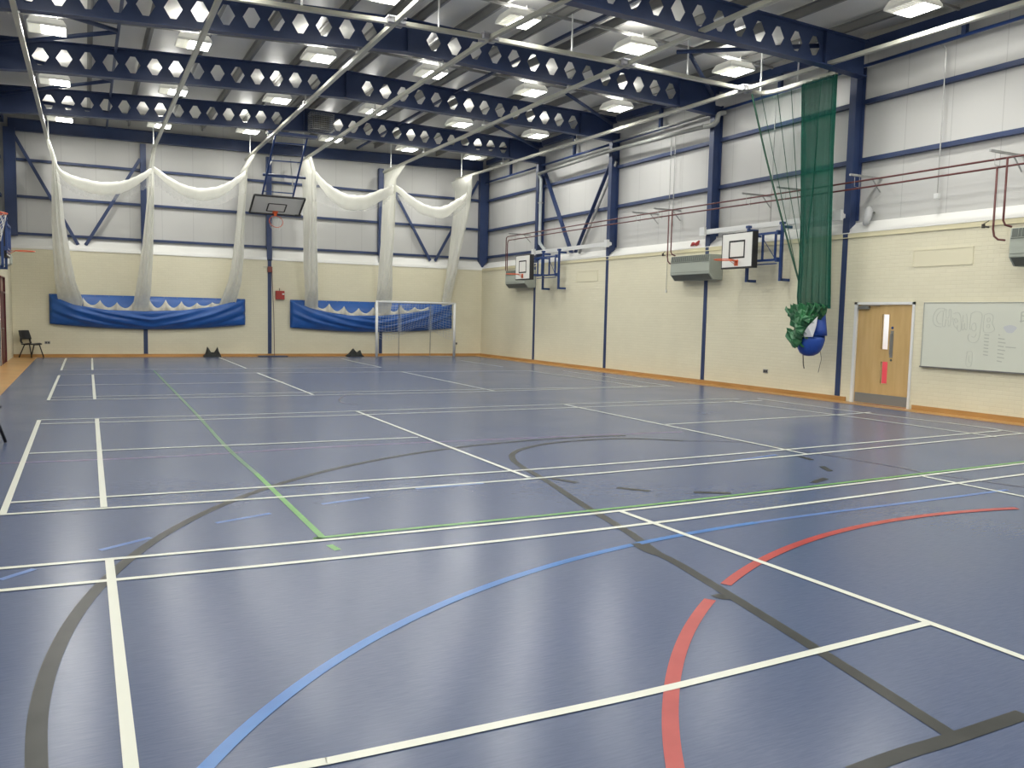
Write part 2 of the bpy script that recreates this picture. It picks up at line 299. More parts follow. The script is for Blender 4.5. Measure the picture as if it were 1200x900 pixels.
for p_ in ce.data.polygons:
    if p_.normal.z < 0: p_.flip()

# skirting and wooden margins
struct(MB().box((XR-.025, YN, 0), (XR, DY0-.06, .095)).box((XR-.025, DY1+.12, 0), (XR, YF, .095)).build('baseboard_right', WOOD))
struct(MB().box((XL, YF-.025, 0), (XR-.025, YF, .095)).build('baseboard_far', WOOD))
struct(MB().box((XR-.42, YN, 0), (XR-.026, YF-.3, .006)).build('trim_1', WOOD))
struct(MB().box((XL, YF-.3, 0), (XR-.026, YF-.026, .006)).build('trim_2', WOOD))
struct(MB().box((XL, YN, 0), (-.79, YF-.3, .006)).build('trim_3', WOOD))

# ---- right doorway: corridor behind, door_1
COR = mat('corridor_wall', (.75,.76,.78), .6)
cor = struct(MB().box((XR+1.6, DY0-1.2, 0), (XR+1.7, DY1+1.2, 2.6)).box((XR+.23, DY0-1.3, 0), (XR+1.7, DY0-1.2, 2.6)).box((XR+.23, DY1+1.2, 0), (XR+1.7, DY1+1.3, 2.6))
     .box((XR+.23, DY0-1.3, 2.6), (XR+1.7, DY1+1.3, 2.7)).box((XR+.23, DY0-1.3, -.1), (XR+1.7, DY1+1.3, 0)).build('trim_4', COR))
la = bpy.data.lights.new('corridor_fill', 'AREA'); la.energy = 60; la.shape = 'RECTANGLE'; la.size = .6; la.size_y = 1.6; la.color = (.95,.98,1)  # unseen area light, added so the door glass looks bright
lo = bpy.data.objects.new('corridor_fill', la); COL.objects.link(lo); lo.location = (XR+.95, (DY0+DY1)/2, 2.58); lo['label'] = 'unseen area light added to brighten the corridor behind the wooden door'; lo['category'] = 'lamp'
REDP = mat('red_panel', (.7,.06,.09), .5)
tag(MB().box((XR+1.45, 4.0, .0), (XR+1.58, 5.6, .95)).build('noticeboard', REDP), 'red noticeboard seen through the lower glass of the wooden door', 'noticeboard')
DOORW = noisy(mat('maple_door', (.55,.36,.15), .35), (.5,.33,.13), (.58,.40,.18), (8,8,1.2), 5)
GLASS = mat('clear_glass', (1,1,1), .02); GLASS.node_tree.nodes['Principled BSDF'].inputs['Transmission Weight'].default_value = 1; GLASS.node_tree.nodes['Principled BSDF'].inputs['IOR'].default_value = 1.05
STEEL = mat('brushed_steel', (.3,.3,.29), .35, .6)
d1 = struct(thing('door_1', 'light maple single door with two narrow glass panels in the cream brick wall', 'door', (XR, 4.0, 0)))
fr = MB().box((XR-.03, DY1-.07, 0), (XR+.2, DY1+.0, DZ)).box((XR-.03, DY0, 0), (XR+.2, DY0+.05, DZ)).box((XR-.03, DY0, DZ-.05), (XR+.2, DY1, DZ)); fr.build('door_frame', WHITE, d1)
g1 = (3.885, 4.045, 1.14, 1.84); g2 = (3.865, 4.025, .45, .89)
y0, y1 = DY0+.055, DY1-.075; X0, X1 = XR+.01, XR+.055
lf = MB().box((X0, y0, .01), (X1, g2[0], DZ-.055)).box((X0, g1[1], .01), (X1, y1, DZ-.055)).box((X0, g2[0], .01), (X1, g1[1], g2[2])).box((X0, g2[0], g2[3]), (X1, g1[1], g1[2])).box((X0, g2[0], g1[3]), (X1, g1[1], DZ-.055)).box((X0, g2[0], g1[2]), (X1, g1[0], g1[3])).box((X0, g2[1], g2[2]), (X1, g1[1], g2[3]))
leaf = lf.build('door_leaf', DOORW, d1)
for g in (g1, g2):
    MB().box((X0+.018, g[0], g[2]), (X0+.024, g[1], g[3])).build('glass_pane', GLASS, leaf)
    q = .014
    MB().box((X0-.006, g[0]-q, g[2]-q), (X0+.012, g[0], g[3]+q)).box((X0-.006, g[1], g[2]-q), (X0+.012, g[1]+q, g[3]+q)).box((X0-.006, g[0], g[2]-q), (X0+.012, g[1], g[2])).box((X0-.006, g[0], g[3]), (X0+.012, g[1], g[3]+q)).build('glazing_bead', DOORW, leaf)
MB().box((X0-.004, y0+.02, .025), (X0+.002, y1-.02, .22)).build('kick_plate', STEEL, leaf)
MB().box((X0-.004, 3.765, .98), (X0+.002, 3.835, 1.52)).tube([(X0-.002,3.80,1.05),(X0-.05,3.80,1.05),(X0-.05,3.80,1.45),(X0-.002,3.80,1.45)], .011, 8).build('pull_handle', STEEL, leaf)
MB().tube([(X0-.006,3.80,1.575),(X0+.002,3.80,1.575)], .028, 12).build('sign_disc', BLUE2, leaf)
MB().tube([(X0-.012,3.79,.93),(X0+.002,3.79,.93)], .022, 12).build('lock_cylinder', GREYD, leaf)
MB().box((X0-.055, 4.36, 1.945), (X0, 4.62, 2.01)).box((X0-.05, 4.1, 2.015), (X0-.03, 4.55, 2.03)).build('door_closer', STEEL, d1)

# ---- left maroon doors
MAROON = mat('maroon_paint', (.09,.012,.016), .4)
d2 = struct(thing('door_2', 'dark maroon door in the left wall near the far corner', 'door', (XL, (LDY0+LDY1)/2, 0)))
MB().box((XL-.06, LDY0+.05, .01), (XL-.015, LDY1-.05, 1.98)).build('door_leaf', MAROON, d2)
MB().box((XL-.06, LDY0+.05, 2.03), (XL-.03, LDY1-.05, 2.42)).build('transom_panel', mat('transom', (.3,.2,.16), .4), d2)
MB().box((XL-.2, LDY0, 0), (XL+.02, LDY0+.05, 2.45)).box((XL-.2, LDY1-.05, 0), (XL+.02, LDY1, 2.45)).box((XL-.2, LDY0, 1.98), (XL+.02, LDY1, 2.03)).box((XL-.2, LDY0, 2.42), (XL+.02, LDY1, 2.45)).build('door_frame', MAROON, d2)
MB().tube([(XL-.015,19.3,1.0),(XL+.05,19.3,1.0),(XL+.05,19.42,1.0)], .012, 8).build('door_handle', STEEL, d2)

# ================================================================ STEEL FRAME
def rafter(i, label):
    y = FY[i]; t = thing('roof_beam', label, 'beam', (XC, y, 7.0), 'castellated blue roof beams')
    H = .33; T = .016; p = .4715; a, b, h = .052, .163, .187
    web = MB(); zf = lambda x: zc(x, y)
    def plate(x0, x1, zb0=None, zb1=None):
        P = [(x0, zf(x0)-H if zb0 is None else zb0), (x1, zf(x1)-H if zb1 is None else zb1), (x1, zf(x1)+H), (x0, zf(x0)+H)]
        web.prism(P, 1, y-T/2, y+T/2)
    def cell(xc):
        for yy in (y-T/2, y+T/2):
            up = [(-p/2,0),(-b,0),(-a,h),(a,h),(b,0),(p/2,0),(p/2,H),(-p/2,H)]
            for sgn in (1, -1):
                for poly in ([(-p/2,0),(-b,0),(-a,sgn*h),(-a,sgn*H),(-p/2,sgn*H)], [(-a,sgn*h),(a,sgn*h),(a,sgn*H),(-a,sgn*H)], [(a,sgn*h),(b,0),(p/2,0),(p/2,sgn*H),(a,sgn*H)]):
                    web.add([(xc+q[0], yy, zf(xc+q[0])+q[1]) for q in poly], [tuple(range(len(poly)))])
        hx = [(-b,0),(-a,h),(a,h),(b,0),(a,-h),(-a,-h)]
        vs = [(xc+q[0], yy, zf(xc+q[0])+q[1]) for yy in (y-T/2, y+T/2) for q in hx]
        web.add(vs, [(k, (k+1)%6, 6+(k+1)%6, 6+k) for k in range(6)])
    Lx = [5.885-k*.4655 for k in range(14)]; Rx = [7.29+k*.4805 for k in range(14)]
    for xs, pp in ((Lx, .4655), (Rx, .4805)):
        p = pp
        for xc in xs: cell(xc)
    plate(5.885+.4655/2, XC); plate(XC, 7.29-.4805/2)
    xl = Lx[-1]-.4655/2; xr = Rx[-1]+.4805/2
    plate(XL, xl, zf(XL)-H-.04, None); plate(xr, XR, None, zf(XR)-H-.04)
    web.build('web', BLUE, t, recalc=False)
    fl = MB()
    def fb(x0, z0, x1, z1): fl.bar((x0, y, z0), (x1, y, z1), .2, .024)
    tp = MB(); tp.bar((XL, y, zf(XL)+H), (XC, y, zf(XC)+H), .2, .024); tp.bar((XC, y, zf(XC)+H), (XR, y, zf(XR)+H), .2, .024); tp.build('top_flange', BLUE, t)
    fb(XL, zf(XL)-H-.04, xl, zf(xl)-H); fb(xl, zf(xl)-H, XC, zf(XC)-H); fb(XC, zf(XC)-H, xr, zf(xr)-H); fb(xr, zf(xr)-H, XR, zf(XR)-H-.04)
    fl.build('bottom_flange', BLUE, t)
    st = MB().box((XC-.012, y-.09, zf(XC)-H), (XC+.012, y+.09, zf(XC)+H)).box((xl-.01, y-.09, zf(xl)-H), (xl+.01, y+.09, zf(xl)+H)).box((xr-.01, y-.09, zf(xr)-H), (xr+.01, y+.09, zf(xr)+H))
    st.build('stiffener', BLUE, t)
rafter(1, 'castellated blue roof beam at the top right, meeting the column beside the wooden door')
rafter(2, 'castellated blue roof beam with the pale curtain track running just in front of it')
rafter(3, 'castellated blue roof beam second from the far end wall, hexagonal holes, no cage on it')
rafter(4, 'castellated blue roof beam furthest back, with the wire cage hanging at its middle')
# gable rafter
t = thing('gable_beam', 'solid dark blue beam along the top of the far end wall', 'beam', (XC, YF+.12, 7.1))
g = MB()
for (x0, z0, x1, z1) in ((XL, 7.12, XC, 7.22), (XC, 7.22, XR, 7.42)):
    g.prism([(x0, z0), (x1, z1), (x1, z1+.36), (x0, z0+.36)], 1, YF+.1, YF+.12)
g.build('web', BLUE, t)
g = MB(); g2_ = MB()
for (x0, z0, x1, z1) in ((XL, 7.12, XC, 7.22), (XC, 7.22, XR, 7.42)):
    g.bar((x0, YF+.11, z0), (x1, YF+.11, z1), .16, .02); g2_.bar((x0, YF+.11, z0+.36), (x1, YF+.11, z1+.36), .16, .02)
g.build('bottom_flange', BLUE, t); g2_.build('top_flange', BLUE, t)

COLN = {4.85: 'steel_column', 9.41: 'steel_column', 14.05: 'steel_column', 18.69: 'steel_column'}
rl = {4.85: 'blue steel column on the right wall immediately left of the wooden door',
      9.41: 'blue steel column on the right wall behind the nearer grey heater',
      14.05: 'blue steel column on the right wall immediately right of the V brace',
      18.69: 'blue steel column on the right wall behind the farther basketball goal, beside the pale downpipe'}
ll = {4.85: None, 9.41: 'blue steel column on the left wall near the closer basketball goal', 14.05: 'blue steel column in the middle of the left wall', 18.69: 'blue steel column on the left wall beside the maroon door'}
for y in (4.95, 9.46, 14.1, 18.74):
    k = min(FY, key=lambda v: abs(v-y)); zt = zc(XR, y)-.1 if y > 5 else zc(XR, y)-.1
    yy = y + (.12 if y < 5 else .02)
    t = thing('steel_column', rl[k], 'column', (XR, yy, 0), 'blue columns along the right wall')
    MB().box((XR-.008, yy-.085, ZB+.1), (XR+.012, yy+.085, zt)).build('inner_flange', BLUE, t)
    MB().box((XR+.012, yy-.01, ZB+.12), (XR+.26, yy+.01, zt)).build('web', BLUE, t)
    MB().box((XR+.245, yy-.085, ZB+.38), (XR+.265, yy+.085, zt)).build('outer_flange', BLUE, t)
    MB().box((XR-.014, yy-.065, .097), (XR, yy+.065, ZB+.1)).build('cover_strip', BLUE, t)
    if k > 5:
        t = thing('steel_column', ll[k], 'column', (XL, y, 0), 'blue columns along the left wall')
        MB().box((XL-.27, y-.085, ZB+.3), (XL+.008, y+.085, zc(XL, y)-.1)).build('shaft', BLUE, t)
        MB().box((XL, y-.065, .007), (XL+.014, y+.065, ZB)).build('cover_strip', BLUE, t)
# corner columns
t = thing('corner_column', 'dark blue steel column in the far right corner above the brickwork, pointed at its foot', 'column', (XR+.1, YF+.1, ZB))
MB().prism([(XR-.12, 7.4), (XR-.12, ZB+.42), (XR, ZB+.1), (XR+.25, ZB+.42), (XR+.25, 7.5)], 1, YF+.02, YF+.235).build('shaft', BLUE, t)
t = thing('corner_column', 'dark blue steel column in the far left corner above the brickwork', 'column', (XL-.1, YF+.1, ZB))
MB().box((XL-.13, YF+.02, ZB+.42), (XL+.2, YF+.235, 7.2)).build('shaft', BLUE, t)
# gable posts
for x, lb, z0 in ((2.42, 'blue steel post on the far wall passing behind the left blue net sheet', 0), (6.53, 'blue steel post beside the red box, behind the hanging basketball board', 0), (10.69, 'blue steel post on the far wall behind the small goal and right blue net sheet', 0)):
    t = thing('gable_post', lb, 'post', (x, YF, 0), 'blue posts on the far end wall')
    MB().box((x-.09, YF+.03, ZB+.43), (x+.09, YF+.2, 7.10)).build('shaft', BLUE, t)
    MB().box((x-.065, YF-.016, .097), (x+.065, YF, ZB+.05)).box((x-.09, YF-.02, ZB+.02), (x+.09, YF+.03, ZB+.5)).build('cover_strip', BLUE, t)
# purlins
PX = [-.45, .82, 1.98, 3.15, 4.3, 5.45, 6.45, 7.0, 8.0, 9.3, 10.45, 11.7, 12.95, 14.3]
for i, x in enumerate(PX):
    b = MB()
    for j in range(len(FY)-1):
        ya, yb = FY[j], FY[j+1]; za, zb = zc(x, ya)+.345, zc(x, yb)+.345
        P0 = (x, ya if j else YN+.02, za); P1 = (x, min(yb, YF+.2), zb)
        b.bar((x, P0[1], za+.12), (x, P1[1], zb+.12), .010, .16); b.bar((x+.025, P0[1], za+.045), (x+.025, P1[1], zb+.045), .06, .010); b.bar((x-.025, P0[1], za+.2), (x-.025, P1[1], zb+.2), .06, .010)
    side = 'left' if x < XC else 'right'
    k = i+1 if x < XC else len(PX)-i
    nm = ['', 'first', 'second', 'third', 'fourth', 'fifth', 'sixth', 'seventh'][k]
    tag(b.build('roof_purlin', PURLIN), 'dull grey roof purlin, %s in from the %s wall' % (nm, side), 'purlin', 'grey roof purlins')
# blue roof ties
for x, lb in ((1.34, 'thin blue tie rod running lengthwise under the left half of the roof'), (9.72, 'thin blue tie rod running lengthwise under the right half of the roof')):
    b = MB()
    for j in range(1, len(FY)-1):
        b.bar((x, FY[j]+.02, zc(x, FY[j])+.26), (x, min(FY[j+1], YF)-.02, zc(x, FY[j+1])+.26), .06, .06)
    tag(b.build('roof_tie', BLUE), lb, 'tie rod', 'blue lengthwise roof ties')
# diagonal roof bracing
def brace(p0, p1, r, label, name='roof_brace', cat='brace', group='diagonal roof braces', m=None):
    tag(MB().tube([p0, p1], r, 10).build(name, m or BLUE, smooth=True), label, cat, group)
for (x0,y0_,x1,y1_,lb) in ((12.1,7.35,13.9,4.95,'blue diagonal roof brace level above the light beside the green net'),(12.3,7.2,14.8,9.35,'blue diagonal roof brace sloping to the column behind the nearer heater'),
        (12.0,11.9,14.8,13.9,'blue diagonal roof brace at right between the second and third beams'),(12.2,16.6,14.8,18.5,'blue diagonal roof brace at right between the two farthest beams'),
        (1.3,12.15,-1.3,14.0,'blue diagonal roof brace at left between the second and third beams'),(1.3,12.05,-1.3,9.6,'blue diagonal roof brace above the nearest light at left'),
        (1.3,16.6,-1.3,18.6,'blue diagonal roof brace at left between the two farthest beams'),(1.3,16.5,-1.3,14.2,'blue diagonal roof brace at left just behind the third beam'),
        (2.4,21.0,-1.3,18.9,'blue diagonal roof brace at far left behind the last beam'),(11.0,21.0,14.8,18.9,'blue diagonal roof brace at far right behind the last beam')):
    brace((x0,y0_,zc(x0,y0_)+.2), (x1,y1_,zc(x1,y1_)+.1), .045, lb)
# wall rails
def rail(p0, p1, lb, h=.09, d=.11, grp='blue sheeting rails on the right wall', m=None):
    tag(MB().bar(p0, p1, d, h).build('wall_rail', m or BLUE), lb, 'rail', grp)
bays = [(-4.5,4.95,'right of the door column above the whiteboard'), (5.15,9.38,'behind the green net'), (9.56,14.02,'above the nearer heater'), (14.2,18.66,'crossed by the V brace'), (18.84,23.27,'beside the far corner')]
for z, zn in ((5.05,'lower'), (6.24,'middle')):
    for a, b_, n in bays: rail((XR+.245, a, z), (XR+.245, b_, z), '%s blue rail on the right upper wall, %s' % (zn, n))
rail((XR+.245, 18.84, 3.99), (XR+.245, 23.27, 3.99), 'lowest short blue rail just above the white sill by the far right corner')
EAVE = [(-4.5,4.95), (5.15,9.38), (9.56,14.02), (14.2,18.66), (18.84,23.27)]
for (a, b_), (_, _, n) in zip(EAVE, bays):
    z0, z1 = zc(XR, a)+.32, zc(XR, b_)+.32
    tag(MB().bar((XR+.17, a, z0), (XR+.17, b_, z1), .16, .18).build('eaves_beam', BLUE), 'dark blue eaves beam, top of right wall, %s' % n, 'beam', 'right wall eaves beams')
    t = thing('eaves_tube', 'thin blue tube with drop post, right eaves, %s' % n, 'tube', (XR+.1, (a+b_)/2, 6.95), 'blue tubes under the right eaves')
    zz = 6.95
    MB().tube([(XR+.1, a, zz), (XR+.1, b_, zz)], .035, 10).build('tube', BLUE2, t, smooth=True)
    ym = (a+b_)/2 if a > 0 else 2.7
    MB().bar((XR+.1, ym, zz), (XR+.1, ym, zc(XR, ym)+.22), .09, .09).build('drop_post', BLUE, t)
for z, zn, grp in ((3.93,'lowest',0), (5.10,'second lowest',0), (6.25,'second highest',0)):
    for a, b_, n in ((XL+.02, 2.33, 'left end'), (2.51, 6.44, 'behind the middle of the left net'), (6.62, 10.6, 'behind the right net'), (10.78, XR-.12, 'right end')):
        rail((a, YF+.2, z), (b_, YF+.2, z), '%s blue rail on the far end wall, %s' % (zn, n), grp='blue sheeting rails on the far end wall', h=.08, d=.09)
for z, zn in ((3.99,'lowest'), (5.05,'lower'), (6.24,'upper')):
    rail((XL-.245, 9.6, z), (XL-.245, YF, z), '%s blue rail along the left wall' % zn, grp='blue sheeting rails on the left wall')
tag(MB().bar((XL-.17, 5, 7.2), (XL-.17, YF, 7.4), .16, .18).build('eaves_beam', BLUE), 'dark blue eaves beam at the top of the left wall', 'beam')
# V braces
def vb(p0, p1, lb, grp, ax):
    up = (1,0,0) if ax == 0 else (0,1,0)
    tag(MB().bar(p0, p1, .1, .05, up).build('wall_brace', BLUE), lb, 'brace', grp)
vb((-1.3,YF+.08,7.0), (.44,YF+.08,3.66), 'left leg of the blue V brace at the left of the far end wall', 'V braces on the far end wall', 1)
vb((2.33,YF+.08,6.6), (.66,YF+.08,3.66), 'right leg of the blue V brace at the left of the far end wall', 'V braces on the far end wall', 1)
vb((10.85,YF+.08,6.9), (12.72,YF+.08,3.74), 'left leg of the blue V brace at the right of the far end wall', 'V braces on the far end wall', 1)
vb((14.75,YF+.08,7.0), (12.92,YF+.08,3.74), 'right leg of the blue V brace at the right of the far end wall', 'V braces on the far end wall', 1)
t = thing('wall_brace', 'left leg of the blue V brace on the right wall', 'brace', (XR+.1, 17.3, 5), 'V brace on the right wall')
MB().bar((XR+.1,18.45,6.75), (XR+.1,16.45,3.78), .02, .16, (1,0,0)).build('flange', BLUE, t); MB().bar((XR+.13,18.45,6.75), (XR+.13,16.45,3.78), .06, .02, (1,0,0)).build('web', BLUE, t)
t = thing('wall_brace', 'right leg of the V brace on the right wall, lit side as a pale grey tube', 'brace', (XR+.1, 15.2, 5), 'V brace on the right wall')
MB().bar((XR+.1,14.2,6.45), (XR+.1,16.2,3.78), .03, .12, (1,0,0)).build('flange', BLUE, t); MB().tube([(XR+.16,14.05,6.4), (XR+.16,16.05,3.75)], .045, 10).build('lit_side_tube', GALV, t, smooth=True)  # grey tube stands in for light falling on the brace's flange

# ================================================================ LAMPS
HOUS = mat('lamp_housing', (.75,.75,.70), .4, emit=(1,.98,.88), es=.12)
DIFF = mat('lamp_diffuser', (.9,.9,.9), .4, emit=(1,.99,.93), es=22)
DIM = mat('lamp_reflector', (.8,.8,.7), .3, emit=(1,.98,.85), es=.45)
def make_light():
    t = thing('low_bay_light', '', 'light', (0,0,0), 'low bay lights under the roof')
    h = MB(); a, b, c, d = .34, .32, .28, .26
    h.add([(-a,-b,0),(a,-b,0),(a,b,0),(-a,b,0),(-a,-b,.035),(a,-b,.035),(a,b,.035),(-a,b,.035),(-c,-d,.15),(c,-d,.15),(c,d,.15),(-c,d,.15)],
          [(0,1,5,4),(1,2,6,5),(2,3,7,6),(3,0,4,7),(4,5,9,8),(5,6,10,9),(6,7,11,10),(7,4,8,11),(8,9,10,11)])
    h.box((-a,-b,-.012), (a,-b+.02,0)).box((-a,b-.02,-.012), (a,b,0)).box((-a,-b+.02,-.012), (-a+.02,b-.02,0)).box((a-.02,-b+.02,-.012), (a,b-.02,0))
    h.build('housing', HOUS, t, recalc=False)
    MB().box((-.10,-.3,-.008), (.32,.3,.0)).build('diffuser', DIFF, t)
    rfl = MB().box((-.32,-.3,-.008), (-.104,.3,.0)).build('reflector', DIM, t)
    lv = MB()
    for k in range(9): lv.box((-.32,-.27+k*.0675-.004,-.016), (-.104,-.27+k*.0675+.004,-.0085))
    lv.build('louvre', HOUS, rfl)
    hk = MB()
    for sx in (-.18, .18): hk.tube([(sx,0,.15),(sx,0,.34)], .008, 6)
    hk.box((-.1,-.07,.15), (.1,.07,.2)); hk.build('suspension', GALV, t)
    l = bpy.data.lights.new('lamp', 'AREA'); l.shape = 'RECTANGLE'; l.size = .42; l.size_y = .58; l.energy = LAMP_WATTS; l.color = LAMP_COLOR
    o = bpy.data.objects.new('lamp', l); COL.objects.link(o); o.parent = t; o.location = (.11, 0, -.03)
    l = bpy.data.lights.new('up_lamp', 'AREA'); l.shape = 'RECTANGLE'; l.size = .4; l.size_y = .4; l.energy = LAMP_WATTS*.24; l.color = LAMP_COLOR
    o = bpy.data.objects.new('up_lamp', l); COL.objects.link(o); o.parent = t; o.location = (0, 0, .215); o.rotation_euler = (math.pi, 0, 0)
    return t
LX = [.05, 2.76, 5.42, 8.14, 10.87, 13.52]
rowsL = [(-6.6,'behind the viewpoint',0),(-2.0,'over the near end of the hall',0),(2.55,'of the row nearest the camera in view',1),(7.15,'of the row in front of the second beam',1),(11.75,'of the row between the second and third beams',1),(16.35,'of the row between the third and fourth beams',1),(21.0,'of the row nearest the far wall',1)]
nth = ['leftmost lit roof lamp','second lit roof lamp from the left','third lit roof lamp from the left','third lit roof lamp from the right','second lit roof lamp from the right','rightmost lit roof lamp']
protoL = make_light(); first = True
for ly, desc, vis in rowsL:
    for i, lx in enumerate(LX):
        o = protoL if first else copy_tree(protoL); first = False
        xx = lx + (-.1 if ly == 2.55 and i == 5 else 0)
        o.location = (xx, ly, zc(xx, ly)+(.0 if ly != 2.55 else .02)); o['label'] = '%s, %s' % (nth[i], desc)
        if ly == 21.0 and i == 5: o.rotation_euler = (0,0,math.pi)
# trunking along each lamp row
for ly, desc, vis in rowsL[2:]:
    b = MB(); yy = ly+.08
    xs = [-1.0, XC, XR-.2]
    for x0, x1 in zip(xs[:-1], xs[1:]): b.bar((x0, yy, zc(x0, ly)+.30), (x1, yy, zc(x1, ly)+.30), .05, .05)
    tag(b.build('cable_trunking', PURLIN), 'dark cable trunking above the lamps %s' % desc, 'trunking', 'cable trunking above the lamps')

# ================================================================ CURTAIN TRACKS
def track(pts, label, hang):
    t = thing('curtain_track', label, 'track', pts[0], 'cream curtain tracks under the roof')
    b = MB(); P = [Vector(q) for q in pts]
    for a, c in zip(P[:-1], P[1:]): b.bar(a, c, .085, .075)
    b.build('rail', TRACK, t)
    for (x, y, z0, z1) in hang:
        if z1 - z0 > .45: MB().tube([(x, y, z0), (x, y, z1)], .018, 8).build('hanger_rod', WHITE, t)
        else: MB().box((x-.06, y-.03, z0), (x+.06, y+.03, z0+.06)).tube([(x, y, z0), (x, y, z1)], .012, 6).build('clip', GALV, t)
    return t
T = {1:[(-.36,5,6.60),(-.30,22.8,6.60)], 2:[(2.68,-1,6.75),(2.66,22.8,6.75)], 3:[(5.66,-1,6.85),(5.66,22.9,6.85)], 4:[(7.95,3.2,6.88),(7.52,7.15,6.88),(7.45,22.8,6.88)],
     5:[(10.74,-1,6.88),(10.66,7.15,6.88),(10.62,22.8,6.88)], 6:[(14.12,-1,6.80),(13.88,7.15,6.82),(13.42,22.5,6.82)]}
tl = {1:'cream curtain track furthest left, steep in the view', 2:'cream curtain track second from the left under the beams', 3:'brightly lit cream curtain track crossing the beams left of centre',
      4:'cream curtain track that ends above the right net near the hanging basketball board', 5:'cream curtain track ending above the middle curtain of the right net', 6:'cream curtain track nearest the right wall'}
for k, pts in T.items():
    hg = []
    for y in FY[1:5]:
        P = [Vector(q) for q in pts]
        for a, c in zip(P[:-1], P[1:]):
            if a.y < y < c.y:
                q = a.lerp(c, (y-a.y)/(c.y-a.y)); zt = zc(q.x, y)-.342
                if zt > q.z+.04: hg.append((q.x, y, q.z+.03, zt))
    e = pts[-1]; hg.append((e[0], 22.0, e[2]+.03, e[2]+.5 if 0 else zc(e[0], 22.0)+.4))
    track(pts, tl[k], hg)
cy = 7.15
cr = [(-1.2,cy,6.57),(-.35,cy,6.60),(2.68,cy,6.75),(5.66,cy,6.85),(7.52,cy,6.88),(10.66,cy,6.88),(13.88,cy,6.82)]
track(cr, 'cream curtain track running across the hall in front of the second beam', [(6.5,cy,6.9,zc(6.5,cy)+.55),(9.35,cy,6.92,zc(9.35,cy)+.55),(12.25,cy,6.88,zc(12.25,cy)+.55),(4.0,cy,6.84,zc(4,cy)+.55),(1.2,cy,6.73,zc(1.2,cy)+.55)])
JUNC = mat('junction_grey', (.33,.33,.36), .5)
for (x, z, lb) in ((5.66,6.85,'grey junction box where the brightest track crosses the cross track'),(7.52,6.88,'grey junction box on the cross track, second from the left of those in view'),(10.66,6.88,'grey junction box on the cross track in the right centre of the roof'),(13.88,6.82,'grey junction box above the start of the green net')):
    t = thing('track_junction', lb, 'junction box', (x, cy, z), 'junction boxes on the cross track')
    MB().box((x-.17,cy-.15,z+.04), (x+.17,cy+.15,z+.07)).box((x-.16,cy-.14,z-.045), (x-.05,cy-.05,z+.04)).box((x+.05,cy-.14,z-.045), (x+.16,cy-.05,z+.04)).box((x-.16,cy+.05,z-.045), (x-.05,cy+.14,z+.04)).box((x+.05,cy+.05,z-.045), (x+.16,cy+.14,z+.04)).build('plate', JUNC, t)
gt = smoothpath([(13.95,7.0,6.74),(14.2,6.85,6.72),(14.3,6.45,6.72),(14.3,5.9,6.72),(14.3,5.35,6.72),(14.3,4.95,6.72)], 4)
track([tuple(q) for q in gt], 'short curved cream track carrying the green net', [(14.12,6.92,6.75,zc(14,6.9)+.5),(14.3,6.0,6.75,zc(14.3,6)+.5),(14.3,5.15,6.75,6.88)])

# ================================================================ NETS
def netmat(name, col, alpha, stripes=40, trans=.35):
    m = mat(name, col, .8, spec=.1)
    nt = m.node_tree; b = nt.nodes['Principled BSDF']; out = nt.nodes['Material Output']
    t = nd(m, 'ShaderNodeTexCoord'); mp = nd(m, 'ShaderNodeMapping'); mp.inputs['Scale'].default_value = (stripes, stripes, .25)
    n = nd(m, 'ShaderNodeTexNoise'); n.inputs['Scale'].default_value = 1; n.inputs['Detail'].default_value = 1
    ln(m, t.outputs['Object'], mp.inputs[0]); ln(m, mp.outputs[0], n.inputs['Vector'])
    mr = nd(m, 'ShaderNodeMapRange'); mr.inputs['From Min'].default_value = .35; mr.inputs['From Max'].default_value = .65
    mr.inputs['To Min'].default_value = max(0, alpha-.03); mr.inputs['To Max'].default_value = min(1, alpha+.03)
    ln(m, n.outputs['Fac'], mr.inputs['Value'])
    tr = nd(m, 'ShaderNodeBsdfTransparent'); tl_ = nd(m, 'ShaderNodeBsdfTranslucent'); tl_.inputs[0].default_value = (*col, 1); tl_.name = 'translucent'
    m1 = nd(m, 'ShaderNodeMixShader'); m1.inputs[0].default_value = trans; ln(m, b.outputs[0], m1.inputs[1]); ln(m, tl_.outputs[0], m1.inputs[2])
    m2 = nd(m, 'ShaderNodeMixShader'); ln(m, mr.outputs[0], m2.inputs[0]); ln(m, tr.outputs[0], m2.inputs[1]); ln(m, m1.outputs[0], m2.inputs[2])
    ln(m, m2.outputs[0], out.inputs['Surface'])
    return m
NET_C = netmat('white_net_bunched', (.88,.88,.82), .74, 12)
NET_S = netmat('white_net_swag', (.92,.92,.86), .78, 3)
NET_SH = netmat('white_net_sheer', (.85,.85,.82), .24, 10)
cl = ['white cricket net curtain furthest left, dropping into the left blue sheet', 'white cricket net curtain in the middle of the left blue sheet', 'white cricket net curtain at the right end of the left blue sheet',
      'broad white cricket net curtain just right of the hanging basketball board', 'white cricket net curtain dropping behind the left half of the small goal', 'white cricket net curtain nearest the far right corner']
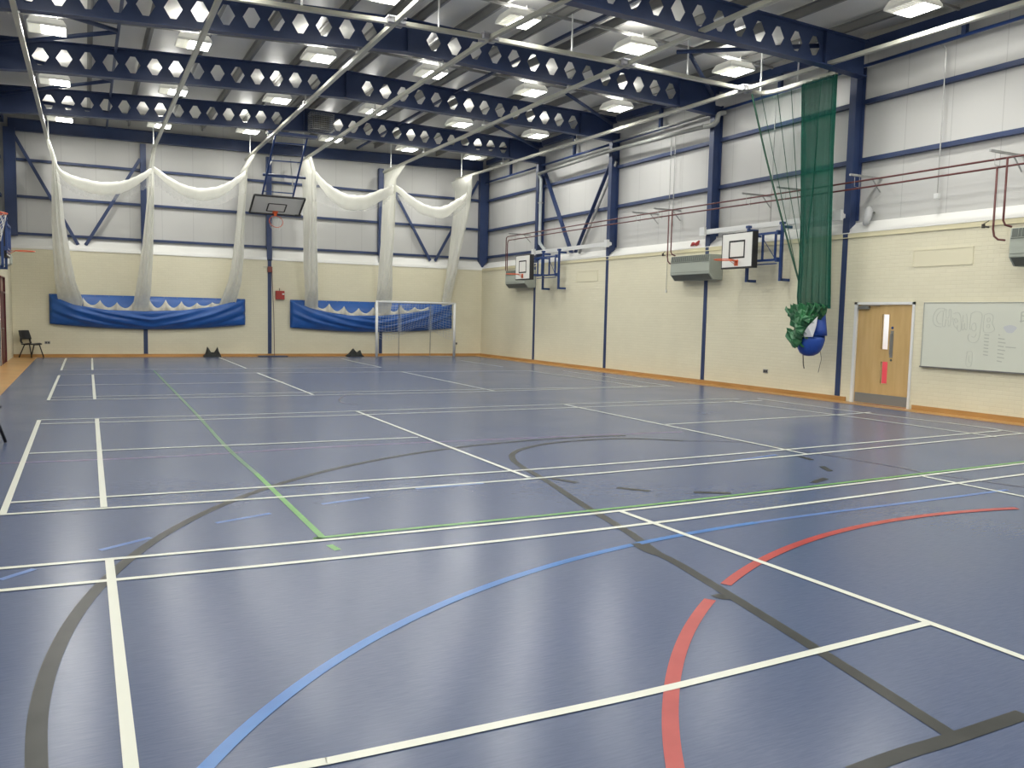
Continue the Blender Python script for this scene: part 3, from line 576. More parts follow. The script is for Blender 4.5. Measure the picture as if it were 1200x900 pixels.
for k, L in enumerate(BUND):
    q_ = L[-1]; L = L[:-1]+[[q_[0], 23.07, q_[2], q_[3], .06], [q_[0]-.02, 23.10, q_[2]-.3, q_[3]*.9, .04]]
    ph = random.random()*6; b = MB(); rows = []; N = 72
    Ls = []
    for i in range(len(L)-1):
        for j in range(5):
            tt = j/5; Ls.append([L[i][q]*(1-tt)+L[i+1][q]*tt for q in range(5)])
    Ls.append(L[-1])
    for (x, y, z, hx, hy) in Ls:
        row = []
        for q in range(N):
            a = 2*math.pi*q/N; rr = 1 + .09*math.sin(a*7+ph)+.05*math.sin(a*13+ph*2)
            row.append((x+hx*math.cos(a)*rr, y+hy*math.sin(a)*rr*.92, z))
        rows.append(row)
    b.grid(rows, closed=True)
    o = b.build('net_curtain', NET_C, recalc=False, smooth=True); tag(o, cl[k], 'net', 'white cricket net curtains')
def swag(top, low, d, y, lb):
    """roll of net hanging between two curtains: dense roll on its upper edge, sheer net below"""
    T_ = smoothpath([(x, y, z) for x, z in top], 8); n = len(T_)
    for i_ in range(n): T_[i_].y = y + .55*abs(2*i_/(n-1)-1)**5
    t = thing('net_swag', lb, 'net', T_[n//2], 'looped white net swags')
    Lw = smoothpath([(x, y, z) for x, z in low], 8); Lw = [Lw[int(i*(len(Lw)-1)/(n-1))] for i in range(n)]
    rows = []
    for i in range(n):
        s = math.sin(math.pi*i/(n-1)); r = .05+.12*s
        hh = min(.5*(T_[i].z-Lw[i].z), .09+.10*s)*d
        row = []
        for q in range(20):
            a = 2*math.pi*q/20; row.append((T_[i].x, T_[i].y+r*math.cos(a), T_[i].z-hh+hh*math.sin(a)*(1+.06*math.sin(a*5+i))))
        rows.append(row)
    MB().grid(rows, closed=True).build('rolled_net', NET_S, t, smooth=True, recalc=False)
    A = []; 
    for fr_ in (0, .35, .7, 1):
        A.append([(T_[i].x, T_[i].y+.1*math.sin(fr_*3), (T_[i].z-.1)*(1-fr_)+min(Lw[i].z, T_[i].z-.1)*fr_) for i in range(n)])
    MB().grid(A).build('sheer_net', NET_SH, t, smooth=True, recalc=False)
swag([(-.12,6.02),(.04,5.70),(.34,5.54),(.68,5.46),(1.02,5.41),(1.37,5.43),(1.68,5.49),(1.96,5.61),(2.25,5.80),(2.55,6.05)], [(-.1,5.4),(.6,5.0),(1.25,4.88),(1.9,5.05),(2.5,5.5)], 1, 20.85, 'white net swag looped between the two leftmost net curtains')
swag([(2.62,6.10),(2.95,5.80),(3.36,5.57),(3.7,5.49),(3.99,5.48),(4.4,5.56),(4.71,5.70),(5.0,5.90),(5.42,6.25)], [(2.7,5.5),(3.4,5.0),(4.0,4.9),(4.7,5.1),(5.3,5.5)], 1, 20.85, 'white net swag looped between the second and third net curtains')
swag([(7.62,6.5),(7.8,6.18),(8.02,5.96),(8.3,5.80),(8.61,5.68),(9.0,5.67),(9.35,5.72),(9.82,5.93),(10.2,6.07),(10.5,6.22)], [(7.65,5.4),(8.2,5.2),(8.84,5.1),(9.5,5.3),(10.45,5.95)], 1.35, 20.8, 'thick white net swag looped beside the hanging basketball board')
swag([(10.6,6.22),(10.85,5.92),(11.24,5.66),(11.6,5.53),(11.98,5.50),(12.35,5.60),(12.64,5.78),(13.0,5.98),(13.35,6.2)], [(10.62,5.7),(11.1,5.3),(11.7,5.16),(12.3,5.25),(13.25,5.8)], 1.15, 20.8, 'white net swag looped nearest the far right corner')

# blue storage sheets on the far wall
SHEET = noisy(mat('blue_sheet', (.015,.085,.35), .38), (.012,.082,.32), (.02,.11,.40), (2,2,4), 3)
def sheet(x0, x1, ztop, zb0, zbm, zb1, front, lb, scal, lo_, hi_):
    t = thing('net_storage_sheet', lb, 'sheet', (x0, YF, zb0), 'blue net storage sheets')
    n = 60
    def fz(x):
        for (a, za), (b_, zb_) in zip(front[:-1], front[1:]):
            if a <= x <= b_: return za+(zb_-za)*(x-a)/(b_-a)
        return front[0][1] if x < front[0][0] else front[-1][1]
    def bz(x):
        s = (x-x0)/(x1-x0); return zb0*(1-s)+zb1*s - (0.5*(zb0+zb1)-zbm)*4*s*(1-s)
    xs = [x0+(x1-x0)*i/n for i in range(n+1)]
    MB().grid([[(x, YF-.10, ztop) for x in xs], [(x, YF-.09, (ztop+bz(x))/2) for x in xs], [(x, YF-.09, bz(x)+.03) for x in xs]]).build('back_panel', SHEET, t, smooth=True, solid=.006, recalc=False)
    rows = []; m_ = 16
    for j in range(m_+1):
        v = j/m_; row = []
        for i, x in enumerate(xs):
            s = i/n; sw = min(1, 9*s, 9*(1-s))**.7
            z = fz(x)*(1-v)+bz(x)*v
            dep = .10+sw*(.20*(1-v)**.7+.12*math.sin(math.pi*min(1, .1+v*.88)))
            cc = 1-abs(2*s-1); fold = (.022*math.sin(17*(v-.85*cc)+1.3)+.010*math.sin(31*(v-.7*cc)+x))*math.sin(math.pi*min(1,s*6+.2)/2 if s<.14 else math.pi/2)*math.sin(math.pi*v)
            if j == m_: dep = .10
            row.append((x, YF-.01-dep-fold*1.6, z))
        rows.append(row)
    MB().grid(rows).build('front_pocket', SHEET, t, smooth=True, solid=.006, recalc=False)
    # scalloped white net edge held inside
    rows = [[], [], []]; k = 0; xs2 = [lo_+(hi_-lo_)*i/160 for i in range(161)]
    for x in xs2:
        ph = ((x-lo_)/scal) % 1; peak = 1-.8*math.sin(math.pi*ph)**.8; zt = fz(x)+.03+(ztop-.08-fz(x)-.03)*peak*(.82+.18*math.sin(x*2.3+1)); zt = min(zt, ztop-.05)
        wv = .03*math.sin(x*23)
        rows[0].append((x, YF-.125-.02*peak+wv*.3, zt)); rows[1].append((x, YF-.17+wv, (zt+fz(x))/2)); rows[2].append((x, YF-.2+wv, fz(x)-.12))
    MB().grid(rows).build('folded_net_edge', mat('off_white_net_cloth', (.58,.56,.49), .8), t, smooth=True, solid=.004, recalc=False)
    gm = MB()
    for i in range(int((x1-x0)/.42)+1):
        x = x0+.06+i*.42
        if x < x1: gm.tube([(x, YF-.112, ztop-.03), (x, YF-.02, ztop-.03)], .012, 6)
    gm.build('eyelets', STEEL, t)
sheet(-.42, 5.66, 2.04, 1.08, .93, 1.13, [(-.42,2.02),(-.3,1.95),(.01,1.82),(.31,1.70),(1.23,1.56),(2.38,1.54),(3.51,1.59),(4.54,1.74),(5.2,1.92),(5.66,2.02)],
      'blue storage sheet at the left of the far wall with white net folded inside', .50, .55, 5.0)
sheet(7.24, 13.6, 2.06, 1.05, .92, 1.10, [(7.24,2.04),(7.46,1.95),(7.92,1.77),(8.62,1.63),(9.42,1.53),(10.66,1.55),(11.51,1.64),(12.37,1.77),(13.2,1.98),(13.6,2.03)],
      'blue storage sheet at the right of the far wall, behind the small goal', .56, 8.1, 12.6)

# green net
NET_G = netmat('green_net_bunched', (.015,.135,.095), .66, 26, .3)
NET_G2 = netmat('green_net_sheer', (.02,.2,.13), .14, 16, .3)
GCORD = mat('green_cord', (.012,.07,.04), .6)
t = thing('green_net', 'dark green division net hanging in front of the right wall, gathered into a blue bag', 'net', (14.3, 5.4, 1.9))
Lg = [(14.3,5.40,6.68,.10,.46),(14.3,5.36,5.2,.10,.42),(14.3,5.30,3.8,.11,.40),(14.3,5.27,2.8,.12,.41),(14.3,5.26,2.2,.14,.43),(14.32,5.25,1.88,.12,.42)]
rows = []
for i in range(len(Lg)-1):
    for j in range(5):
        tt = j/5; x, y, z, hx, hy = [Lg[i][q]*(1-tt)+Lg[i+1][q]*tt for q in range(5)]
        rows.append([(x+hx*math.cos(a)*(1+.34*math.sin(a*15)), y+hy*math.sin(a)*(1+.05*math.sin(a*23)), z) for a in [2*math.pi*q/90 for q in range(90)]])
MB().grid(rows, closed=True).build('bunched_net', NET_G, t, smooth=True, recalc=False)
g = MB()
tp_ = [Vector(q) for q in gt if q.y > 5.3]
A = [tuple(q-Vector((0,0,.05))) for q in tp_]
rows = [A]
for fr_ in (.03,.08,.2,.4,.6,.8,1):
    rows.append([tuple(Vector(q).lerp(Vector((14.28, 5.45+.22*(1-i/(len(A)-1)), 2.6)), fr_)) for i, q in enumerate(A)])
g.grid(rows).build('sheer_net', NET_G2, t, smooth=True, recalc=False)
g = MB(); a0 = Vector(A[0])
g.tube(smoothpath([A[0], a0.lerp(Vector((14.28,5.66,2.5)), .33)+Vector((0,.05,0)), a0.lerp(Vector((14.28,5.66,2.5)), .66)+Vector((0,.04,0)), (14.28,5.66,2.5)], 5), .022, 6)
for i, (q, e) in enumerate(((3, 2.35), (7, 2.9), (10, 3.1), (13, 3.4), (16, 3.3), (min(19, len(A)-1), 3.6))):
    if q < len(A): g.tube([A[q], tuple(Vector(A[q]).lerp(Vector((14.25,5.62,2.4)), .5)+Vector((0,-.02*i,0))), (14.26, 5.60-.03*i, e)], .008, 5)
g.build('edge_cord', GCORD, t)
TARP = noisy(mat('green_tarp', (.02,.13,.05), .4), (.008,.05,.025), (.035,.2,.07), (5,5,5), 4)
BAGB = noisy(mat('blue_bag', (.012,.06,.33), .42), (.01,.045,.27), (.018,.08,.4), (5,5,5))
t = thing('green_tarpaulin', 'crumpled green tarpaulin stuffed in the blue bag under the green net', 'tarpaulin', (14.3, 5.4, 1.3))
random.seed(11)
for (ya, za, yb, zb_, rr, xo) in ((5.60,2.0,5.42,1.40,.14,-.10),(5.45,2.02,5.36,1.32,.15,-.16),(5.28,2.03,5.34,1.40,.15,-.14),(5.12,2.03,5.26,1.52,.14,-.10),(4.98,2.0,5.16,1.62,.12,-.04),(5.70,1.92,5.55,1.62,.11,-.10),(5.36,1.86,5.14,1.66,.13,-.20),(5.60,1.50,5.45,1.14,.14,-.16),(5.50,1.72,5.30,1.42,.13,-.20)):
    c = [Vector((14.3+xo, ya+(yb-ya)*k/6, za+(zb_-za)*k/6)) for k in range(7)]; rows = []
    for k, q in enumerate(c):
        rk = rr*(1.15-.5*abs(k/6-.35)); rows.append([(q.x+rk*math.cos(a)*(1+.3*math.sin(3*a+k)+random.uniform(-.12,.12)), q.y+rk*math.sin(a)*(1+.3*math.cos(4*a+k*2)+random.uniform(-.12,.12)), q.z+.04*math.sin(5*a)) for a in [2*math.pi*v/14 for v in range(14)]])
    MB().grid(rows, closed=True).build('tarpaulin_fold', TARP, t, recalc=False, solid=.005)
for (cy_, cz_, dx) in ((5.78,1.90,-.05),(5.66,1.33,-.12)):
    rows = []
    for k in range(5):
        rk = .13-.028*k; rows.append([(14.20+dx-.02*k+rk*.7*math.cos(a), cy_-.06*k+rk*.6*math.sin(a)+.02*math.sin(5*a), cz_-.05*k+rk*.9*math.sin(a)*.6+.03*math.cos(3*a)) for a in [2*math.pi*v/18 for v in range(18)]])
    MB().grid(rows, closed=True).build('loose_flap', TARP, t, smooth=True, recalc=False, solid=.005)
t = thing('hanging_bag', 'blue and white bag hanging at the foot of the green net with loose cords below', 'bag', (14.3, 5.3, .93))
prof = [(.935,.02,5.36),(.95,.13,5.35),(1.0,.23,5.34),(1.08,.29,5.33),(1.18,.325,5.32),(1.28,.335,5.30),(1.38,.32,5.29)]
rows = []
for z, r, yc in prof: rows.append([(14.33+r*.55*math.cos(a), yc+r*math.sin(a), z) for a in [2*math.pi*v/36 for v in range(36)]])
b = MB().grid(rows, closed=True); b.build('bag_body', BAGB, t, smooth=True, solid=.006, recalc=False)
rows = []
for z in (1.38,1.5,1.65,1.8,1.95):
    s = (z-1.38)/.57; rows.append([(14.33+.175*math.cos(a)*(1-.3*s), 5.29+(-.10-.10*s)+ (.28-.2*s)*math.sin(a), z) for a in [math.pi*(1.0+v/15*1.05) for v in range(16)]])
MB().grid(rows).build('blue_side', BAGB, t, smooth=True, solid=.006, recalc=False)
MB().add([(14.10,5.36,1.34),(14.10,5.04,1.35),(14.11,4.97,1.58),(14.13,4.96,1.78),(14.05,5.14,1.56)], [(0,1,2,3,4)]).build('white_panel', mat('white_cloth', (.62,.63,.66), .6), t, solid=.006)
MB().tube(smoothpath([(14.3,5.47,.95),(14.3,5.46,.86),(14.29,5.44,.76),(14.3,5.42,.66)], 4), .011, 6).tube(smoothpath([(14.38,5.10,1.1),(14.4,5.06,.9),(14.39,5.08,.75),(14.4,5.12,.6)], 4), .006, 6).build('loose_cord', WIRE, t)

# ================================================================ WALL BASKETBALL UNITS
BOARDW = mat('board_white', (.74,.74,.70), .45)
PAD = mat('board_black_edge', (.02,.02,.022), .6)
BOARDT = mat('board_acrylic', (.72,.72,.70), .35)
_o = BOARDT.node_tree.nodes['Material Output']; _tl = nd(BOARDT, 'ShaderNodeBsdfTranslucent'); _tl.inputs[0].default_value = (.75,.75,.73,1); _mx = nd(BOARDT, 'ShaderNodeMixShader'); _mx.inputs[0].default_value = .35
ln(BOARDT, BOARDT.node_tree.nodes['Principled BSDF'].outputs[0], _mx.inputs[1]); ln(BOARDT, _tl.outputs[0], _mx.inputs[2]); ln(BOARDT, _mx.outputs[0], _o.inputs['Surface'])
def ringnet(t, c, r, m=NETW, L=.42, tilt=None):
    """hanging cord net under a ring; c centre"""
    net = MB(); n = 12; lv = 6
    def P(i, j):
        a = 2*math.pi*(i+.5*(j % 2))/n; f = j/lv; rr = r*(1-.42*f); return Vector((rr*math.cos(a), rr*math.sin(a), -L*f))
    for j in range(lv):
        for i in range(n):
            for k in ((0 if j % 2 == 0 else 1), (-1 if j % 2 == 0 else 0)):
                p0 = P(i, j); p1 = P(i+k, j+1)
                if tilt: p0 = tilt @ p0; p1 = tilt @ p1
                net.tube([c+p0, c+p1], .004, 4, cap=False)
    net.build('ring_net', m, t)
def wall_goal(name_lb, yb, sx, xb, grp, yfr=None, full_net=True):
    """sx=+1 on the right wall (faces -x), -1 on the left wall; yb = board centre; xb = board plane"""
    xw = XR if sx > 0 else XL
    t = thing('basketball_goal', name_lb, 'basketball goal', (xw, yb, 2.55), grp)
    X = lambda d: xb + sx*d
    # two wall posts with feet
    xp = xw - sx*.27
    for y in (yb+.15, yb-.93):
        MB().box((xp-.03, y-.03, 2.57), (xp+.03, y+.03, 3.84)).box((xp, y-.03, 2.57), (xw-sx*.001, y+.03, 2.63)).box((xp, y-.04, 3.76), (xw-sx*.001, y+.04, 3.82)).box((xp-.05, y-.05, 3.84), (xp+.05, y+.05, 3.90)).build('wall_post', BLUE2, t)
    f = MB(); xf = xp - sx*.08
    ya, yc_ = yb-.88, yb+.42
    for z in (3.66, 3.05): f.box((xf-.025, ya, z-.025), (xf+.025, yc_, z+.025))
    f.box((xf-.012, ya, 2.95), (xf+.012, yc_, 2.975))
    for y in (ya+.06, yb-.42, yb+.1, yc_-.03): f.box((xf-.02, y-.02, 3.05), (xf+.02, y+.02, 3.66))
    f.bar((xf, ya+.06, 3.08), (xf, yb-.42, 3.55), .012, .012)
    for z in (3.66, 3.05):
        f.box((xf-.04, ya-.03, z-.05), (xf+.04, ya+.02, z+.05))
    f.build('swing_frame', BLUE2, t)
    s = MB()
    for y in (yb-.35, yb+.3):
        for z in (3.05, 3.6): s.bar((xf, y, z), (X(.15), y, z), .04, .04)
    s.build('stand_off_arm', BLUE2, t)
    hw = .525; z0, z1 = 2.87, 3.70
    bd = MB().box((X(0), yb-hw, z0), (X(.15), yb+hw, z1)).build('board', PAD, t)
    MB().box((X(-.004), yb-hw+.03, z0+.035), (X(0), yb+hw-.03, z1-.022)).build('board_face', BOARDW, bd)
    r = MB(); ry0, ry1, rz0, rz1 = yb-.27, yb+.27, 3.10, 3.52; e = .042
    for a, b_ in (((ry0, rz0), (ry1, rz0+e)), ((ry0, rz1-e), (ry1, rz1)), ((ry0, rz0+e), (ry0+e, rz1-e)), ((ry1-e, rz0+e), (ry1, rz1-e))):
        r.box((X(-.007), a[0], a[1]), (X(-.004), b_[0], b_[1]))
    r.build('target_square', PAD, bd)
    c = Vector((X(-.15-.225), yb, 3.05))
    k = MB(); k.tube([c+Vector((.225*math.cos(a), .225*math.sin(a), 0)) for a in [2*math.pi*q/36 for q in range(36)]], .011, 8, closed=True)
    rg = k.build('ring', ORANGE, t, smooth=True)
    MB().box((X(-.012), yb-.06, 2.93), (X(-.004), yb+.06, 3.07)).box((X(-.16), yb-.055, 3.035), (X(-.012), yb+.055, 3.048)).bar((X(-.012), yb-.04, 2.96), (X(-.16), yb-.04, 3.04), .012, .006).bar((X(-.012), yb+.04, 2.96), (X(-.16), yb+.04, 3.04), .012, .006).build('ring_bracket', ORANGE, rg)
    if full_net: ringnet(rg, c, .22)
    return t
wall_goal('basketball goal with white board folded along the right wall, beside the green net', 7.55, 1, 14.2, 'wall basketball goals', full_net=False)
wall_goal('farther basketball goal on the right wall, near the far corner, overlapping a grey heater', 17.55, 1, 13.8, 'wall basketball goals', full_net=False)
wall_goal('basketball goal on the left wall nearest the camera, only its ring and net in view', 7.5, -1, -1.02, 'wall basketball goals')
wall_goal('basketball goal on the left wall near the far corner, board seen edge on', 17.55, -1, -1.12, 'wall basketball goals', full_net=False)
# white timber rails the units hang on
for y0_, y1_, lb in ((5.1,9.62,'white painted timber rail behind the nearer basketball goal and green net'), (13.9,18.75,'white painted timber rail on the right wall by the V brace'), ):
    t = thing('timber_rail', lb, 'rail', (XR-.1, (y0_+y1_)/2, 3.86), 'white timber rails')
    MB().box((XR-.12, y0_, 3.84), (XR-.05, y1_, 3.96)).build('rail', WHITE, t, bevel=.004)
    for y in (y0_+.05, y1_-.12):
        MB().box((XR-.20, y-.09, 3.80), (XR-.12, y+.09, 4.02)).build('end_block', WHITE, t, bevel=.004); MB().box((XR-.05, y-.05, 3.86), (XR-.01, y+.05, 3.94)).build('bracket', WHITE, t)
tag(MB().box((XL+.05, 5.1, 3.84), (XL+.12, 9.6, 3.96)).box((XL, 5.1, 3.86),(XL+.05,5.2,3.94)).box((XL, 9.3, 3.86),(XL+.05,9.4,3.94)).build('timber_rail', WHITE), 'white painted timber rail behind the closer basketball goal on the left wall', 'rail')

# ================================================================ HANGING BASKETBALL BOARD (hinged from the last beam)
t = thing('hanging_basketball_goal', 'large hanging basketball goal on a blue ladder frame, folded up towards the far wall', 'basketball goal', (6.3, 18.7, 6.9))
A0 = Vector((5.62, 21.95, 4.955)); A1 = Vector((7.28, 21.95, 4.955)); up = (Vector((5.62, 21.0, 5.43))-A0)
nrm = Vector((0, -up.z, up.y)).normalized()      # perpendicular to the board in the y-z plane
if nrm.z > 0: nrm = -nrm
B0 = A0+up; B1 = A1+up
# board with acrylic face, dark frame
def quadslab(a, b_, c, d, n_, th):
    P = [a, b_, c, d]; Q = [q+n_*th for q in P]
    return MB().add(P+Q, [(0,1,2,3),(4,7,6,5),(0,4,5,1),(1,5,6,2),(2,6,7,3),(3,7,4,0)])
quadslab(A0, A1, B1, B0, -nrm, .03).build('board', BOARDT, t)
fr = MB()
for p, q in ((A0,A1),(A1,B1),(B1,B0),(B0,A0)): fr.bar(p+nrm*.003, q+nrm*.003, .05, .05, nrm)
fr.build('board_rim', PAD, t)
cx = (A0.x+A1.x)/2; sq = MB(); un = up.normalized(); ax = Vector((1,0,0))
o0 = Vector((cx-.295, A0.y, A0.z))+un*.17+nrm*.006; o1 = o0+ax*.59; o2 = o1+un*.45; o3 = o0+un*.45
for p, q in ((o0,o1),(o1,o2),(o2,o3),(o3,o0)): sq.bar(p, q, .045, .006, nrm)
sq.build('target_square', PAD, t)
rc = Vector((cx, A0.y, A0.z))+un*.12+nrm*(.15+.225)
MB().tube([rc+ax*(.225*math.cos(a))+nrm*(.225*math.sin(a)) for a in [2*math.pi*q/36 for q in range(36)]], .011, 8, closed=True).build('ring', ORANGE, t, smooth=True)
br = MB(); bc = Vector((cx, A0.y, A0.z))+un*.12
P = [bc-ax*.09-un*.07+nrm*.01, bc+ax*.09-un*.07+nrm*.01, bc+ax*.09+un*.09+nrm*.01, bc-ax*.09+un*.09+nrm*.01]
quadslab(P[0],P[1],P[2],P[3],nrm,.012).v
b = quadslab(P[0],P[1],P[2],P[3],nrm,.012); b.bar(bc+nrm*.02, rc-nrm*.22, .09, .02, un); b.build('ring_bracket', ORANGE, t)
rot = Matrix((ax, -un, -nrm)).transposed() if 0 else None
net = MB()
for i in range(12):
    a = 2*math.pi*i/12; p0 = rc+ax*(.22*math.cos(a))+nrm*(.22*math.sin(a)); p1 = rc+Vector((.10*math.cos(a), .04*math.sin(a), -.30)); pm = (p0+p1)/2+Vector((.03*math.cos(a*3),0,-.03)); net.tube([p0,pm,p1], .004, 4, cap=False)
net.build('ring_net', NETW, t)
H0 = Vector((5.85, 18.75, 6.98)); H1 = Vector((6.82, 18.75, 7.02)); K0 = Vector((5.88, 21.1, 5.43)); K1 = Vector((6.88, 21.1, 5.43))
fm = MB()
fm.bar(H0, K0, .05, .05).bar(H1, K1, .05, .05)
for fz_ in (.12,.4,.66,.92): fm.bar(H0.lerp(K0, fz_), H1.lerp(K1, fz_), .035, .035)
fm.build('ladder_frame', BLUE2, t)
d = H0.lerp(K0,.62); e = H1.lerp(K1,.62)
MB().tube([d+Vector((-.1,.12,-.02)), e+Vector((.28,.12,-.02))], .045, 10).build('cross_tube', BLUE, t, smooth=True)
MB().bar(H1.lerp(K1,.95), Vector((7.05,22.2,6.9)), .035, .035).bar(H0.lerp(K0,.5), Vector((6.5,22.2,6.95)), .03,.03).build('fold_strut', GALV, t)
MB().box((5.6,18.6,6.98),(7.1,18.9,7.06)).build('mounting_bar', BLUE, t)
MB().box((7.14,21.9,4.93),(7.36,22.05,5.0)).build('latch', PAD, t)

# wire cage on the last beam
t = thing('wire_cage', 'wire cage with a dark unit inside, fixed to the last roof beam near the middle', 'cage', (7.1, 18.35, 7.4))
cg = MB(); x0, x1, ya, yb, z0, z1 = 6.78, 7.50, 18.12, 18.50, 7.17, 7.66
for k in range(9):
    z = z0+(z1-z0)*k/8; cg.tube([(x0+.06,ya,z),(x1-.06,ya,z),(x1,ya+.06,z),(x1,yb,z),(x0,yb,z),(x0,ya+.06,z)], .007, 5, closed=True)
for k in range(15):
    x = x0+(x1-x0)*k/14; cg.tube([(x,yb,z1),(x,ya,z1),(x,ya,z0),(x,yb,z0)], .005, 5)
for k in range(5):
    y = ya+(yb-ya)*k/4
    for x in (x0, x1): cg.tube([(x,y,z0),(x,y,z1)], .005, 5)
cg.build('cage_wires', GALV, t)
MB().box((6.9,18.22,7.22),(7.38,18.48,7.6)).build('unit_body', WIRE, t, bevel=.02)
MB().tube([(7.14,18.2,7.4),(7.14,18.22,7.4)], .13, 20).build('unit_front', mat('dark_bronze', (.09,.075,.05), .4, .4), t)
MB().box((7.0,18.5,7.35),(7.3,18.675,7.45)).build('bracket', BLUE, t)

# ================================================================ HEATERS AND PIPES
def heater(y0_, y1_, lb, sx=1, cat='heater'):
    xw = XR if sx > 0 else XL
    t = thing('fan_convector', lb, 'heater', (xw, (y0_+y1_)/2, 2.63), 'grey wall heaters')
    X = lambda d: xw - sx*d
    prof = [(X(.002), 3.31), (X(.40), 3.31), (X(.46), 3.24), (X(.46), 2.83), (X(.30), 2.66), (X(.002), 2.66)]
    MB().prism([(X(.002), 3.30), (X(.425), 3.30), (X(.44), 3.14), (X(.44), 2.82), (X(.30), 2.67), (X(.002), 2.67)], 1, y0_, y1_).build('casing', GREY, t, bevel=.006)
    # outlet grille band on the sloped upper front, dark intake on the lower slope
    a = Vector((X(.426),0,3.292)); b_ = Vector((X(.4405),0,3.15)); n_ = Vector((-sx*.995,0,.09)); 
    def slab(p, q, ya, yb_, m_, nm, th=.006):
        P = [Vector((p.x,ya,p.z)), Vector((p.x,yb_,p.z)), Vector((q.x,yb_,q.z)), Vector((q.x,ya,q.z))]
        quadslab(P[0],P[1],P[2],P[3],n_,th).build(nm, m_, t)
    slab(a, b_, y0_+.03, y1_-.03, GREYD, 'outlet_grille')
    g = MB()
    for k in range(int((y1_-y0_-.1)/.06)):
        y = y0_+.06+k*.06; g.bar(a+Vector((0,y,0))+n_*.009, b_+Vector((0,y,0))+n_*.009, .004, .004)
    g.build('grille_bars', GREY, t)
    n_ = Vector((-sx*.73,0,-.68)); a = Vector((X(.437),0,2.81)); b_ = Vector((X(.305),0,2.672))
    slab(a, b_, y0_+.04, y1_-.04, GREYD, 'intake_grille')
    MB().box((X(.442), y0_+.02, 3.125), (X(.45), y1_-.02, 3.135)).box((X(.442), y0_+.02, 2.87), (X(.447), y1_-.02, 2.876)).build('panel_seam', GREYD, t)
    return t
heater(8.86, 10.42, 'grey wall heater under the white sill, left of the nearer basketball board')
heater(18.7, 20.25, 'grey wall heater behind the farther basketball board on the right wall')
heater(-.45, 1.25, 'grey wall heater at the right edge of the picture above the whiteboard')
t = thing('wall_unit', 'small grey unit on the left wall below the farther left basketball ring', 'unit', (XL, 19.2, 2.72))
MB().prism([(XL+.002,3.06),(XL+.24,3.06),(XL+.29,3.0),(XL+.29,2.78),(XL+.2,2.72),(XL+.002,2.72)], 1, 19.0, 19.5).build('casing', GREY, t, bevel=.005)
MB().box((XL+.05,18.994,2.77),(XL+.25,19.0,3.01)).build('side_panel', WHITE, t)
PX_ = XR-.34
def pipes():
    for z, n in ((4.57,'upper'), (4.43,'lower')):
        yend = 20.45 if n == 'upper' else 20.33
        tag(MB().tube(smoothpath([(PX_,-4,z-.06),(PX_,3.8,z-.06),(PX_,11,z-.01),(PX_,yend-.12,z)], 3)+[(PX_,yend-.03,z-.03),(PX_,yend,z-.12),(PX_,yend,3.36),(PX_+.05,yend-.05,3.2),(PX_+.05,20.1,3.12)], .018, 10).build('heating_pipe', RED, smooth=True),
            '%s of the two long dark red heating pipes along the right wall' % n, 'pipe', 'long red heating pipes')
    for ys, n in (((10.56,10.70),'beside the nearer heater'), ((1.45,1.62),'beside the heater at the right picture edge')):
        for k, y in enumerate(ys):
            z = 4.56 if k == 0 else 4.43
            if y < 5: z -= .05
            tag(MB().tube([(PX_,y,z),(PX_,y,3.32),(PX_+.01,y-.02,3.20),(PX_+.03,y-.08,3.14),(PX_+.04,y-.2+(.0),3.12)] if k else [(PX_,y,z),(PX_,y,3.45),(PX_+.03,y-.02,3.38),(PX_+.06,y-.12,3.34)], .018, 10).build('heating_pipe', RED, smooth=True),
                '%s short vertical red pipe dropping %s' % ('left' if k else 'right', n), 'pipe', 'short red drop pipes')
pipes()
VALVE = mat('dark_valve', (.05,.045,.04), .4, .4)
for y, n in ((1.66,'at the right picture edge'), (10.74,'beside the nearer heater')):
    t = thing('valve', 'small dark pipe valve on the red pipes %s' % n, 'valve', (PX_, y, 3.35), 'pipe valves')
    MB().tube([(PX_-.03,y+.02,3.36),(PX_-.03,y+.12,3.38)], .016, 8).tube([(PX_-.03,y+.12,3.35),(PX_-.03,y+.12,3.42)], .03, 8).build('valve_body', VALVE, t)
    MB().bar((PX_-.03,y+.12,3.42),(PX_-.03,y+.02,3.47), .015,.01).build('lever', VALVE, t)
for i, (y, n) in enumerate(((1.58,'nearest the camera'), (4.5,'by the column left of the wooden door'), (6.5,'behind the green net'), (7.6,'left of the green net'), (11.0,'above the nearer heater'), (12.0,'left of the pipe drops'), (19.7,'by the far corner'))):
    t = thing('pipe_bracket', 'grey cantilever bracket holding the red pipes, %s' % n, 'bracket', (XR+.1, y, 4.6), 'pipe brackets')
    MB().box((PX_-.28, y-.02, 4.60), (XR+.29, y+.02, 4.64)).build('arm', GALV, t)
    MB().tube([(PX_,y,4.60),(PX_,y,4.35)], .006, 6).tube([(PX_-.14,y,4.60),(PX_-.14,y,4.40),(PX_,y,4.38)], .005, 6).build('drop_rod', GALV, t)
    MB().bar((XR+.28, y, 4.35), (XR+.02, y, 4.6), .02, .02).build('strut', GALV, t)
